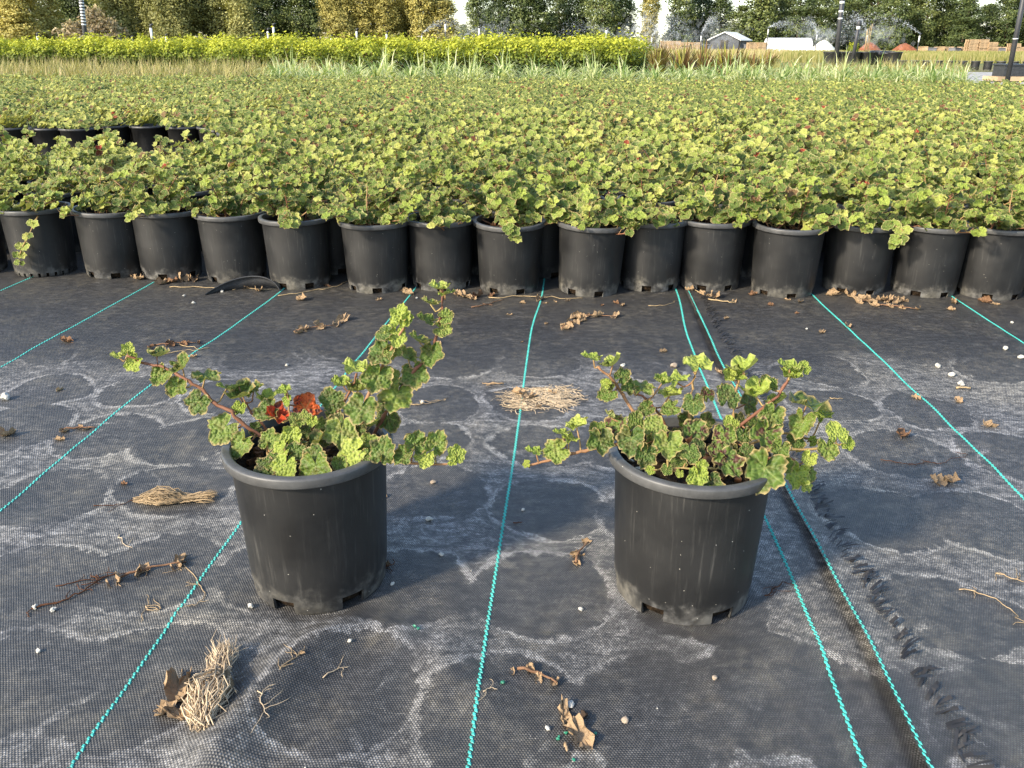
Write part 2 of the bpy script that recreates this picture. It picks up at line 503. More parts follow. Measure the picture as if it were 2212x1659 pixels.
def fab_h(x, y):
    x = np.asarray(x, float); y = np.asarray(y, float)
    h = 0.0042 * np.sin(7.3 * x + 2.1 * y) * np.sin(5.1 * y - 1.3 * x + 0.7) + 0.0024 * np.sin(17 * x - 9 * y + 1.0) * np.sin(13 * y + 6 * x) + 0.0011 * np.sin(31 * x + 12 * y + 2 * np.sin(9 * y)) * np.sin(27 * y - 14 * x + 2 * np.sin(11 * x))
    for pts, a, w in FOLDW:
        d = np.full(x.shape, 9.0)
        for (x0, y0), (x1, y1) in zip(pts[:-1], pts[1:]):
            dx, dy = x1 - x0, y1 - y0
            t = np.clip(((x - x0) * dx + (y - y0) * dy) / (dx * dx + dy * dy), 0, 1)
            d = np.minimum(d, np.hypot(x - x0 - t * dx, y - y0 - t * dy))
        h = h + a * np.exp(-(d / w) ** 2)
    far = np.clip((2.25 - y) / 0.4, 0, 1)
    h = h * (0.15 + 0.85 * far)
    for p in (POT_L, POT_R):
        d = np.hypot(x - p.x, y - p.y)
        h = h * np.clip((d - 0.098) / 0.05, 0, 1) ** 0.8
    t = x - seam(y)
    h = h - 0.007 * np.exp(-((t - 0.004) / 0.012) ** 2) * (t < 0.004) - 0.007 * (t >= 0.004) * np.exp(-((t - 0.004) / 0.02) ** 2) * (y < 2.3)
    return h - 0.0005

def right_lift(t, y):
    return 0.0035 + 0.007 * np.exp(-((t - 0.004) / 0.02) ** 2) * (y < 2.3) + 0.0085 * np.exp(-np.maximum(t, 0) / 0.016) * np.clip((2.35 - y) / 0.3, 0.15, 1.0) * (0.75 + 0.25 * np.sin(y * 9))

def surf_h(x, y):
    """height of the top cloth at a point"""
    t = x - float(seam(y))
    h = float(fab_h(np.array([x]), np.array([y]))[0])
    return h + (float(right_lift(t, y)) if t > 0 else 0.0)

def sheet(name, side, label):
    ys = np.concatenate([np.arange(-0.5, 0.45, 0.03), np.arange(0.45, 2.3, 0.006), np.arange(2.3, 2.9, 0.05), np.arange(2.9, 15.0, 0.6)])
    if side < 0:
        ts = np.concatenate([[0.10, 0.06, 0.03, 0.0], -np.arange(0.006, 1.75, 0.006), -np.arange(1.75, 3.0, 0.05), -np.arange(3.0, 11, 1.0)])
    else:
        ts = np.concatenate([np.arange(0.0, 0.06, 0.004), np.arange(0.06, 1.15, 0.006), np.arange(1.15, 2.5, 0.05), np.arange(2.5, 11, 1.0)])
    T, Y = np.meshgrid(ts, ys)
    X = seam(ys)[:, None] + T
    Z = fab_h(X, Y)
    if side > 0: Z = Z + right_lift(T, Y)
    rd = ring_d(X, Y); rd2 = ring_d(X, Y, 5)
    zone = np.clip((1.93 + 0.03 * np.sin(X * 9) + 0.02 * np.sin(X * 23 + 1) - Y) / 0.10, 0, 1)
    zone = zone * np.where(Y < 1.0, 0.62 + 0.38 * np.clip((Y - 0.7) / 0.35, 0, 1), 1.0)
    nb, na = X.shape
    me = bpy.data.meshes.new(name)
    idx = np.arange(nb * na).reshape(nb, na)
    q = np.stack([idx[:-1, :-1], idx[:-1, 1:], idx[1:, 1:], idx[1:, :-1]], -1).reshape(-1, 4)
    if side < 0: q = q[:, ::-1]
    me.vertices.add(nb * na)
    me.vertices.foreach_set('co', np.stack([X, Y, Z], -1).astype(np.float32).ravel())
    me.loops.add(q.size); me.loops.foreach_set('vertex_index', q.astype(np.int32).ravel())
    me.polygons.add(len(q)); me.polygons.foreach_set('loop_start', np.arange(0, q.size, 4, dtype=np.int32))
    me.polygons.foreach_set('loop_total', np.full(len(q), 4, dtype=np.int32))
    me.update(calc_edges=True)
    for nm, arr in (('rd', rd), ('rd2', rd2), ('zone', zone)):
        a = me.attributes.new(nm, 'FLOAT', 'POINT'); a.data.foreach_set('value', arr.astype(np.float32).ravel())
    me.polygons.foreach_set('use_smooth', [True] * len(q))
    me.materials.append(FABRIC)
    o = obj(name, me)
    tag(o, label, None, None, 'structure')
    return o

fab_l = sheet('ground_cloth', -1, 'black woven ground cloth with white lime rings under the two pots')
fab_r = sheet('ground_cloth', +1, 'black woven ground cloth overlapping its neighbour with a frayed seam')

def marker(key, parent, side):
    f = LF[key]; mb = MB()
    y = 0.1 if key in 'CDEFG' else 0.9
    i = 0
    while y < 2.75:
        L = 0.0052
        w = 0.0020 if key != 'F' else 0.0015
        sx = (0.0007 if i % 2 else -0.0007) * (1 if key != 'F' else 1.7)
        x = float(f(y)) + sx + (0.004 if key == 'F' else 0)
        x2 = float(f(y + L)) + sx + (0.004 if key == 'F' else 0)
        def hh(a, b):
            t = a - float(seam(b))
            return float(fab_h(np.array([a]), np.array([b]))[0]) + (float(right_lift(max(t, 0), b)) if side > 0 else 0)
        z0 = hh(x, y) + 0.0003; z1 = hh(x2, y + L) + 0.0003; sk = 0.0012
        g = L * 0.74
        mb.add([(x - w, y + sk, z0), (x + w, y - sk, z0), (x2 + w, y + g - sk, z1), (x2 - w, y + g + sk, z1),
                (x - w * .5, y + .001, z0 + .0012), (x + w * .5, y + .0005, z0 + .0012), (x2 + w * .5, y + g - .001, z1 + .0012), (x2 - w * .5, y + g - .0005, z1 + .0012)],
               [[4, 5, 6, 7], [0, 1, 5, 4], [1, 2, 6, 5], [2, 3, 7, 6], [3, 0, 4, 7]])
        y += L; i += 1
    return mb.build('marker_line', TEAL, parent, smooth=False)
for k in 'ZABCDE': marker(k, fab_l, -1)
for k in 'FGH': marker(k, fab_r, 1)

# frayed tape ends along the seam
mb = MB(); rf = random.Random(5)
y = 0.25
while y < 2.45:
    c = 0.042 + 0.010 * math.sin(y * 5) + (0.008 if y < 1 else 0)
    for q in range(rf.randint(1, 3)):
        x0 = float(seam(y)) + c + rf.uniform(-0.008, 0.008); yy = y + rf.uniform(-.006, .006)
        L = rf.uniform(0.012, 0.030); a = rf.gauss(0.35, 0.4); w = rf.uniform(0.0010, 0.0026)
        dx, dy = math.cos(a) * L, math.sin(a) * L
        nx, ny = -math.sin(a) * w, math.cos(a) * w
        zb = surf_h(x0, yy) + 0.0006
        lift = rf.uniform(0.002, 0.009); pts = []
        for j, t in enumerate((0, 0.5, 1.0)):
            zz = zb + lift * t * (1.3 - 0.5 * t) + rf.uniform(0, 0.0015)
            pts += [(x0 + dx * t - nx, yy + dy * t - ny, zz), (x0 + dx * t + nx, yy + dy * t + ny, zz + rf.uniform(-.001, .0015))]
        mb.add(pts, [[0, 1, 3, 2], [2, 3, 5, 4]])
    y += rf.choice([0.009, 0.012, 0.017])
fr = mb.build('frayed_edge', FRAY, fab_r, smooth=False); fr['kind'] = 'stuff'

# ------------------------------------------------------------------ ground to the horizon
def mat_ground():
    m = NT('field_ground')
    c = m.n('TexCoord').outputs['Object']
    n1 = m.noise(c, 0.05, 4); n2 = m.noise(c, 1.3, 5, 0.65)
    col = m.mix(m.rng(n1, 0.4, 0.6), (0.20, 0.17, 0.075), (0.14, 0.16, 0.05))
    col = m.mix(m.rng(n2, 0.35, 0.7, 0, 0.5), col, (0.08, 0.09, 0.03))
    m.base(col, 0.95, 0.1)
    return m.mat
gm = MB()
gm.add([(-900, -60, -0.03), (900, -60, -0.03), (900, 900, -0.03), (-900, 900, -0.03)], [[0, 1, 2, 3]])
tag(gm.build('ground', mat_ground()), 'flat nursery field of dry and green grass', None, None, 'structure')
GRAVEL = mat_plain('gravel_grey', (0.33, 0.32, 0.30), 0.95, 0.1, 0.35, 3.0)
gv = MB()
a = on_z(1900, 158); 
gv.add([(8.6, 15.2, -0.02), (30, 15.2, -0.02), (30, 29.5, -0.02), (14.0, 29.5, -0.02)], [[0, 1, 2, 3]])
tag(gv.build('gravel_path', GRAVEL), 'pale gravel path beyond the beds', None, None, 'structure')

# ------------------------------------------------------------------ leaves
def leaf_tpl(na, nr, seed, cup=0.12, ruf=0.10, tight=1.0, teeth=0.05):
    r_ = np.random.default_rng(seed)
    th = 2 * np.pi * np.arange(na) / na
    ang = np.degrees((th + np.pi) % (2 * np.pi) - np.pi)
    r = np.full(na, 0.74)
    for c, L, w in ((0, 1.0, 34), (60, .93, 30), (-60, .93, 30), (122, .78, 30), (-122, .78, 30)):
        L *= 1 + r_.normal(0, .06); c += r_.normal(0, 5)
        d = (ang - c + 180) % 360 - 180
        r = np.maximum(r, L * (1 - 0.26 * np.clip(np.abs(d) / w, 0, 1.5) ** 2))
    nt = np.clip((180 - np.abs(ang)) / 20, 0, 1)
    r = r * (0.16 + 0.84 * nt ** 0.8)
    r = r * (1 + teeth * np.sin(th * (na // 2 if na < 30 else 17) + 1) + r_.normal(0, teeth * 0.6, na))
    ph = r_.uniform(0, 6.28, 4)
    V = [(0, 0, 0)]; LP = [(0, 0, 0)]
    for j in range(1, nr + 1):
        p = (j / nr) ** 0.85
        x = p * r * np.sin(th); y = p * r * np.cos(th)
        z = cup * p ** 2 * 1.6 + ruf * p ** 2.5 * (np.sin(5 * th + ph[0]) + 0.6 * np.sin(9 * th + ph[1]) + 0.4 * np.sin(3 * th + ph[2]))
        z = z + 0.06 * p * np.abs(np.sin(2.9 * th + 0.2)) - 0.03 * p
        for a, b, c in zip(x, y, z):
            V.append((a, b, c)); LP.append((a * 0.55, b * 0.55, p))
    F = []
    for k in range(na):
        F.append([0, 1 + (k + 1) % na, 1 + k])
    for j in range(nr - 1):
        o0 = 1 + j * na; o1 = o0 + na
        for k in range(na):
            k2 = (k + 1) % na
            F.append([o0 + k, o0 + k2, o1 + k2, o1 + k])
    V = np.array(V) * 0.57
    return V, F, np.array(LP)

HERO_T = [leaf_tpl(44, 5, 10 + i, cup=[.05, .12, .2, .02, .12, .28][i], ruf=[.10, .13, .12, .08, .15, .13][i]) for i in range(6)]
LEAF_MESH = {}
def leaf_mesh(i):
    if i not in LEAF_MESH:
        V, F, LP = HERO_T[i]
        mb = MB(); mb.add(V, F, 0.0, LP)
        LEAF_MESH[i] = mb.mesh('leaf', LEAF_GREEN)
    return LEAF_MESH[i]
ROW_T = [leaf_tpl(26, 3, 30 + i, cup=[.05, .14, .24, .1][i], ruf=[.11, .15, .13, .09][i]) for i in range(4)]
ROW_MESH = []
for V, F, LP in ROW_T:
    mb = MB(); mb.add(V, F, 0.0, LP); ROW_MESH.append(mb.mesh('leaf', LEAF_BED))
BED_T = [leaf_tpl(15, 2, 50 + i, cup=[.05, .16, .25][i], ruf=.13, teeth=.07) for i in range(3)]
FAR_T = [leaf_tpl(8, 1, 70 + i, cup=.2, ruf=.12, teeth=.10) for i in range(3)]

def frame(nrm, tip):
    n = Vector(nrm).normalized(); t = Vector(tip)
    t = t - n * t.dot(n)
    if t.length < 1e-4: t = n.orthogonal()
    t.normalize()
    s = t.cross(n)
    return s, t, n

def leaf_obj(me, P, nrm, tip, size, parent, mat=None):
    s, t, n = frame(nrm, tip)
    M = Matrix(((s.x, t.x, n.x, P[0]), (s.y, t.y, n.y, P[1]), (s.z, t.z, n.z, P[2]), (0, 0, 0, 1))) @ Matrix.Scale(size, 4)
    o = bpy.data.objects.new('leaf', me)
    COL.objects.link(o)
    o.parent = parent
    o.matrix_local = M
    if mat is not None:
        o.material_slots[0].link = 'OBJECT'; o.material_slots[0].material = mat
    return o

def leaf_join(mb, tpl, P, nrm, tip, size, lr, mi=0):
    V, F, LP = tpl
    s, t, n = frame(nrm, tip)
    B = np.array([tuple(s), tuple(t), tuple(n)]) * size
    mb.add(V @ B + np.array(tuple(P)), F, lr, LP, mi)

# ------------------------------------------------------------------ pot
POT_H = 0.215
def pot_mesh(seg=64, notches=6, phase=0, ribbed=False, nh=0.020):
    mb = MB()
    w = max(1, round(seg / 18))
    starts = [int((phase + i / notches) * seg) % seg for i in range(notches)]
    cut = set((s + k) % seg for s in starts for k in range(w if not ribbed else 1))
    prof = [(0.0895, 0.0), (0.0918, 0.004), (0.0928, nh), (0.0945, 0.030), (0.0985, 0.12), (0.1018, 0.196),
            (0.1022, 0.1995), (0.1030, 0.2005), (0.1098, 0.2008), (0.1112, 0.2016), (0.1118, 0.2030), (0.1119, 0.2120), (0.1113, 0.2138), (0.1098, 0.2147), (0.1085, 0.2150),
            (0.1020, 0.2150), (0.1006, 0.2146), (0.0997, 0.2132), (0.0985, 0.195), (0.0955, 0.12), (0.0915, 0.028), (0.0900, nh), (0.0870, 0.002)]
    def skip(i, k):
        return k in cut and i in (0, 1, len(prof) - 2)
    mb.lathe(prof, seg, skip=skip)
    # edges of the drainage slots
    for k in range(seg):
        if k in cut:
            for kk, on in ((k, (k - 1) % seg not in cut), (k + 1, (k + 1) % seg not in cut)):
                if on:
                    t = 2 * math.pi * kk / seg; c, s = math.cos(t), math.sin(t)
                    mb.add([(0.0895 * c, 0.0895 * s, 0), (0.0928 * c, 0.0928 * s, nh), (0.0900 * c, 0.0900 * s, nh), (0.0870 * c, 0.0870 * s, 0.002)], [[0, 1, 2, 3]])
            t0, t1 = 2 * math.pi * k / seg, 2 * math.pi * (k + 1) / seg
            mb.add([(r * math.cos(t), r * math.sin(t), nh) for r, t in ((.0928, t0), (.0928, t1), (.0900, t1), (.0900, t0))], [[0, 1, 2, 3]])
    return mb.mesh('pot', POT)

def soil_mesh(seed, seg=28, top=0.187):
    r_ = np.random.default_rng(seed)
    mb = MB()
    prof = [(0.0, top + 0.004), (0.03, top + 0.003), (0.06, top), (0.085, top - 0.001), (0.0970, top - 0.003), (0.0950, 0.115), (0.0885, 0.022), (0.0800, 0.003), (0.001, 0.003)]
    mb.lathe(prof[::-1], seg)
    mb.v[-1][:, 2] += r_.normal(0, 0.0022, len(mb.v[-1])) * (mb.v[-1][:, 2] > 0.1)
    for i in range(46):      # bark chips and perlite on the surface
        a = r_.uniform(0, 6.28); d = 0.09 * math.sqrt(r_.uniform(0, 1)); s = r_.uniform(0.003, 0.009)
        x, y = d * math.cos(a), d * math.sin(a)
        mi = 2 if i % 6 == 0 else 1
        if mi == 2: s *= 0.5
        mb.box(x - s, x + s, y - s * .6, y + s * .6, top - 0.002, top + 0.003 + s * .3, mi=mi, rot=r_.uniform(0, 3), piv=(x, y), jit=s * .25)
    return mb.mesh('soil', [SOIL, BARK, PERLITE], smooth=False)

# ------------------------------------------------------------------ the two pots in front
def hero(name_label, P, rot, crop, stems, leaves, group, notch_phase, seed, tilt=(0, 0)):
    root = empty('potted_plant', P, 0.0, name_label, 'potted plant', group)
    rh = random.Random(seed)
    po = obj('pot', pot_mesh(72, 6, notch_phase), root); po.rotation_euler = (tilt[0], tilt[1], 0)
    so = obj('soil', soil_mesh(seed, 48), root)
    ox, oy, sc_ = crop
    def disp(cx, cy): return ((ox + cx / sc_) * 2212 / 4032, (oy + cy / sc_) * 2212 / 4032)
    def pos(cx, cy, dy):
        u, v = disp(cx, cy)
        return on_y(u, v, P.y + dy) - P
    nodes = []
    for pts, r0, tone in stems:
        W = [pos(*p) for p in pts]
        # smooth the polyline a little
        fine = []
        for i in range(len(W) - 1):
            p0 = W[max(i - 1, 0)]; p1 = W[i]; p2 = W[i + 1]; p3 = W[min(i + 2, len(W) - 1)]
            for k in range(4):
                t = k / 4
                q = 0.5 * ((2 * p1) + (p2 - p0) * t + (2 * p0 - 5 * p1 + 4 * p2 - p3) * t * t + (3 * p1 - p0 - 3 * p2 + p3) * t ** 3)
                fine.append(q + Vector((rh.gauss(0, .0006), rh.gauss(0, .0006), rh.gauss(0, .0006))))
        fine.append(W[-1])
        fine = [Vector((q.x, q.y, max(q.z, 0.18))) if math.hypot(q.x, q.y) < 0.1 else q for q in fine]
        mb = MB()
        n = len(fine)
        mb.tube(fine, [r0 * .78 * (1.15 - 0.5 * i / n) * (1.25 if i % 4 == 0 else 1.0) for i in range(n)], 8, lr=tone)
        st = mb.build('stem', STEM, root)
        for q in fine: nodes.append((q, mb, st))
    pet = MB()
    for lf in leaves:
        cx, cy, sz, ang, kind, dy = lf[:6]
        mat = {'g': LEAF_GREEN, 'd': LEAF_DARK, 'y': LEAF_YOUNG, 'p': LEAF_PURPLE, 'r': LEAF_RED}[kind[1]]
        C = pos(cx, cy, dy)
        u, v = disp(cx, cy)
        depth = (P + C - Vector((0, 0, CAMH))).length
        size = sz / sc_ * 2212 / 4032 * depth / FPX * 1.0
        a = R(ang)
        img = CM @ Vector((math.cos(a), math.sin(a), 0))
        j = lambda s: rh.gauss(0, s)
        if kind[0] == 'f':
            nrm = Vector((j(.22) + 0.25 * math.cos(a), -0.78 + j(.12), 0.62 + j(.15))); var = rh.choice([0, 1, 3, 4])
        elif kind[0] == 'e':
            nrm = Vector((-0.35 * math.cos(a) + j(.15), -0.05 + j(.15), 0.95)); var = rh.choice([2, 5, 4]); size *= 1.05
        else:
            nrm = Vector((j(.12), -0.12 + j(.08), 1.0)); var = rh.choice([2, 5, 1]); size *= 1.05
        nrm.normalize()
        t = img - nrm * img.dot(nrm); t.normalize()
        if kind[0] != 'f':
            t = Vector((math.cos(a), 0.15, 0.0)); t = t - nrm * t.dot(nrm)
        base = C - t.normalized() * size * 0.10
        # leaf stalk to the nearest stem joint
        q, _, own = min(nodes, key=lambda w: (w[0] - base).length + (0.02 if w[0].z > base.z + 0.005 else 0))
        leaf_obj(leaf_mesh(var), base, nrm, t, size, own, mat)
        if (q - base).length < 0.075:
            mid = (q + base) / 2 - nrm * 0.006 + Vector((0, 0, -0.002))
        else:
            q = Vector((base.x * 0.55, base.y * 0.55, 0.186)); mid = (q * 0.4 + base * 0.6) - nrm * 0.01
        pts = [q, q * 0.5 + mid * 0.5 + Vector((0, 0, -.001)), mid, base - nrm * 0.0012, base + t.normalized() * size * 0.05]
        pet.tube(pts, [0.0013, 0.0012, 0.0011, 0.0010, 0.0006], 6, lr=rh.choice([.35, .5, .62, .75]))
    so2 = pet.build('leaf_stalks', STEM, root); so2['kind'] = 'stuff'
    return root

STEMS_L = [
    ([(960, 1040, -.01), (920, 985, 0), (800, 895, .0), (750, 840, .0), (650, 790, .005), (585, 715, .01), (510, 670, .01), (440, 630, .015), (350, 580, .02), (250, 560, .02), (150, 515, .02)], .0030, .25),
    ([(1560, 1010, .03), (1640, 870, .03), (1700, 760, .035), (1830, 590, .04), (1890, 540, .045), (1940, 420, .05), (1970, 310, .05), (1982, 170, .055), (1975, 130, .055)], .0029, .15),
    ([(1460, 1020, .01), (1520, 880, .01), (1545, 750, .01), (1625, 590, .02), (1700, 450, .02), (1758, 340, .025), (1750, 300, .025)], .0028, .45),
    ([(1330, 1120, -.04), (1420, 1130, -.045), (1560, 1118, -.05), (1700, 1132, -.055), (1900, 1150, -.055), (2060, 1140, -.055)], .0026, .45),
    ([(960, 960, .02), (930, 905, .02), (870, 850, .02), (840, 790, .025)], .0022, .2),
    ([(1130, 1000, .0), (1100, 900, .0), (1085, 800, .0), (1075, 720, .0)], .0018, .6),
    ([(1300, 1000, .02), (1380, 830, .03), (1440, 730, .03), (1480, 620, .03)], .0022, .3),
]
LEAVES_L = [
    (92, 520, 75, 160, 'ey', .02), (155, 480, 80, 80, 'fy', .02), (190, 562, 115, 225, 'fy', .02), (335, 520, 120, 60, 'eg', .02), (345, 632, 130, 240, 'fg', .015),
    (478, 578, 130, 30, 'eg', .015), (440, 702, 135, 250, 'fg', .01), (615, 645, 150, 80, 'ug', .01), (555, 797, 155, 240, 'fg', .0), (700, 945, 180, 225, 'fg', -.005),
    (715, 705, 105, 120, 'ey', .02), (805, 690, 95, 60, 'ey', .03), (820, 748, 175, 0, 'ug', .02), (890, 715, 110, 30, 'eg', .03), (795, 825, 90, 250, 'fy', .01), (965, 772, 120, 60, 'ey', .03),
    (960, 838, 155, 200, 'fd', .01), (1060, 722, 85, 100, 'ey', .0), (1080, 775, 75, 270, 'fy', .0), (1008, 872, 150, 235, 'er', .0), (1190, 815, 160, 60, 'fr', .01), (1140, 775, 60, 150, 'fr', .01),
    (1125, 882, 90, 100, 'fg', -.01), (1175, 885, 105, 20, 'fg', -.01), (1340, 770, 150, 100, 'fg', .03), (1225, 900, 70, 270, 'fy', -.02),
    (1740, 288, 145, 80, 'fy', .025), (1775, 300, 80, 30, 'fy', .02), (1640, 385, 110, 180, 'fg', .02), (1705, 400, 140, 260, 'fy', .02), (1630, 512, 175, 230, 'fg', .02), (1690, 495, 110, 330, 'fg', .02),
    (1470, 592, 160, 120, 'uy', .03), (1600, 650, 195, 250, 'fg', .01), (1390, 682, 125, 160, 'ey', .03), (1490, 712, 135, 270, 'eg', .025), (1500, 840, 215, 250, 'fg', .0), (1690, 640, 100, 20, 'fg', .025),
    (1820, 642, 185, 280, 'fg', .035), (1710, 762, 205, 250, 'fg', .025), (1955, 125, 125, 120, 'ey', .055), (2005, 158, 100, 20, 'ey', .055), (1903, 215, 115, 160, 'eg', .055), (2005, 288, 105, 20, 'fg', .045),
    (1888, 310, 120, 190, 'eg', .05), (1985, 367, 125, 340, 'fg', .045), (1838, 432, 140, 200, 'eg', .05), (1925, 512, 165, 270, 'fg', .04), (1770, 522, 140, 190, 'eg', .045), (1665, 892, 150, 280, 'fd', .03),
    (1630, 810, 110, 200, 'fd', .04), (1750, 680, 80, 40, 'fd', .04),
    (815, 1037, 175, 230, 'fg', -.02), (980, 1000, 135, 80, 'fg', -.02), (890, 945, 95, 200, 'fd', .02), (1105, 980, 135, 60, 'fy', -.02), (1035, 1070, 120, 200, 'fy', -.04), (1130, 1072, 125, 30, 'fg', -.04),
    (1060, 1165, 155, 250, 'fy', -.065), (985, 1130, 105, 180, 'fg', -.055), (1240, 1100, 170, 80, 'fg', -.05), (1245, 1182, 225, 270, 'fg', -.07), (940, 1170, 140, 200, 'fd', -.06), (1250, 1030, 155, 0, 'eg', -.02),
    (1280, 925, 115, 100, 'fg', .01), (1370, 912, 125, 60, 'fd', .01), (1390, 970, 200, 270, 'fg', -.01), (1380, 1150, 105, 280, 'fg', -.06), (1450, 1078, 175, 200, 'fy', -.05), (1545, 1030, 145, 30, 'fg', -.03),
    (1570, 922, 105, 60, 'ey', .02), (1290, 1000, 130, 200, 'fd', .0), (1480, 960, 130, 250, 'fd', .0), (1350, 860, 110, 100, 'fd', .05), (1180, 960, 100, 60, 'fd', .04),
    (1640, 1067, 178, 80, 'fg', -.055), (1755, 1102, 145, 230, 'fg', -.06), (1820, 1020, 155, 70, 'fg', -.05), (1875, 1112, 125, 250, 'fy', -.06), (1945, 1022, 155, 60, 'fg', -.05), (2060, 1080, 125, 80, 'fy', -.055),
    (2040, 1120, 80, 20, 'fy', -.06), (1540, 1100, 90, 250, 'fg', -.055),
]
hero('black pot whose plant sends one long bare shoot left and two tall shoots up', POT_L, 0, (400, 1050, 2212 / 1500), STEMS_L, LEAVES_L, 'two pots set out on the ground cloth', 0.668, 11)

STEMS_R = [
    ([(850, 640, .0), (800, 550, .0), (710, 400, .01), (650, 310, .01), (560, 225, .01)], .0028, .45),
    ([(980, 600, .02), (950, 540, .02), (860, 430, .03), (760, 370, .03)], .0024, .25),
    ([(1140, 620, .02), (1130, 500, .02), (1140, 400, .02), (1160, 260, .02)], .0028, .62),
    ([(1340, 690, .0), (1410, 620, .0), (1610, 470, .01), (1720, 350, .02), (1760, 260, .02)], .0030, .2),
    ([(780, 720, -.02), (640, 715, -.03), (480, 752, -.03), (390, 770, -.03), (250, 812, -.03), (105, 850, -.03)], .0028, .4),
    ([(1500, 720, .02), (1690, 640, .02), (1850, 670, .02), (1920, 690, .02)], .0022, .65),
    ([(1560, 760, .0), (1750, 740, -.005), (1910, 740, -.01), (2100, 700, -.01)], .0022, .7),
    ([(1600, 800, -.02), (1760, 800, -.03), (1810, 880, -.035), (1830, 960, -.04)], .0022, .3),
    ([(1400, 640, .02), (1410, 480, .02), (1430, 330, .03), (1470, 260, .03)], .0024, .6),
    ([(1300, 900, -.05), (1270, 860, -.06), (1180, 860, -.06), (1000, 860, -.06), (890, 870, -.06)], .0018, .75),
]
LEAVES_R = [
    (520, 172, 125, 120, 'ey', .01), (660, 212, 150, 40, 'ey', .01), (610, 330, 75, 150, 'fy', .0), (620, 392, 135, 200, 'fg', .0), (715, 287, 115, 40, 'fg', .01), (740, 347, 125, 0, 'fg', .015), (840, 367, 155, 0, 'ug', .02),
    (950, 322, 120, 100, 'ey', .03), (1055, 312, 160, 60, 'ey', .03), (1180, 215, 185, 90, 'uy', .02), (1020, 402, 155, 0, 'ey', .03), (860, 487, 115, 200, 'fg', .01), (1010, 492, 130, 200, 'fg', .01),
    (1155, 467, 155, 270, 'fg', .0), (1240, 400, 100, 100, 'fp', .03), (1340, 370, 95, 80, 'fp', .04), (1480, 242, 190, 60, 'ey', .03), (1420, 292, 125, 150, 'ey', .03), (1375, 277, 95, 150, 'fy', .03), (1370, 412, 155, 70, 'fg', .0),
    (1750, 232, 130, 90, 'uy', .02), (1845, 232, 85, 60, 'fy', .02), (1755, 282, 140, 90, 'uy', .015), (1620, 332, 115, 100, 'fg', .03), (1560, 392, 190, 20, 'ey', .02), (1500, 452, 145, 20, 'fd', .03), (1680, 452, 140, 30, 'ey', .02),
    (1640, 537, 165, 250, 'fg', -.005), (1870, 467, 255, 80, 'ug', .02), (1960, 537, 125, 340, 'ey', .02), (1830, 587, 185, 250, 'fg', .0), (2045, 637, 145, 80, 'fy', -.01), (1985, 747, 160, 270, 'fg', -.02), (2110, 702, 95, 0, 'fy', -.01),
    (1790, 697, 115, 270, 'fg', .0), (1895, 692, 75, 0, 'fy', .015), (1870, 802, 105, 250, 'fy', -.03), (1790, 905, 165, 250, 'fy', -.04), (1850, 962, 105, 290, 'fy', -.045), (1880, 900, 100, 320, 'fg', -.03),
    (670, 602, 165, 120, 'fp', -.005), (575, 697, 195, 270, 'fg', -.035), (765, 692, 205, 270, 'fg', -.04), (640, 542, 110, 120, 'eg', .0), (800, 572, 140, 60, 'fg', -.005), (915, 602, 160, 60, 'fg', -.015),
    (1160, 622, 170, 60, 'fp', -.01), (1345, 662, 160, 270, 'fp', -.02), (1600, 652, 225, 250, 'fp', -.02), (1465, 662, 125, 270, 'fg', -.02), (1490, 747, 95, 250, 'fd', -.04), (1390, 582, 110, 90, 'fy', .0),
    (995, 722, 215, 270, 'fg', -.045), (850, 782, 165, 250, 'fg', -.055), (1130, 767, 135, 270, 'fg', -.055), (1180, 732, 125, 30, 'fd', -.035), (1300, 742, 130, 100, 'fp', -.04), (1370, 832, 200, 300, 'fp', -.06),
    (1590, 882, 275, 250, 'fg', -.075), (1690, 742, 130, 250, 'fg', -.045), (1730, 842, 115, 300, 'fg', -.05), (1180, 917, 145, 270, 'fy', -.08), (1265, 962, 155, 280, 'fd', -.08), (985, 872, 85, 250, 'fg', -.075),
    (885, 872, 65, 180, 'fy', -.075), (1065, 895, 60, 250, 'fy', -.08), (1205, 842, 85, 80, 'fy', -.07), (440, 592, 150, 60, 'ey', -.02), (335, 642, 105, 150, 'ey', -.025), (390, 682, 110, 60, 'ey', -.03), (300, 757, 175, 200, 'fg', -.035),
    (165, 757, 115, 120, 'ey', -.03), (113, 832, 60, 180, 'fy', -.03), (560, 612, 110, 120, 'fg', -.02), (1050, 640, 90, 120, 'fd', .01), (1440, 560, 120, 60, 'fd', .02), (1240, 560, 100, 60, 'fd', .03), (1100, 560, 110, 150, 'fd', .03),
    (900, 690, 110, 200, 'fd', -.01), (1420, 780, 140, 250, 'fd', -.03), (1060, 820, 130, 250, 'fd', -.05), (720, 640, 120, 200, 'fd', .0), (1540, 580, 120, 120, 'fd', .02), (1200, 640, 120, 30, 'fd', .02),
]
hero('black pot with a dense mound of crinkled leaves, some blotched purple', POT_R, 0, (2000, 1300, 2212 / 1400), STEMS_R, LEAVES_R, 'two pots set out on the ground cloth', 0.632, 12)

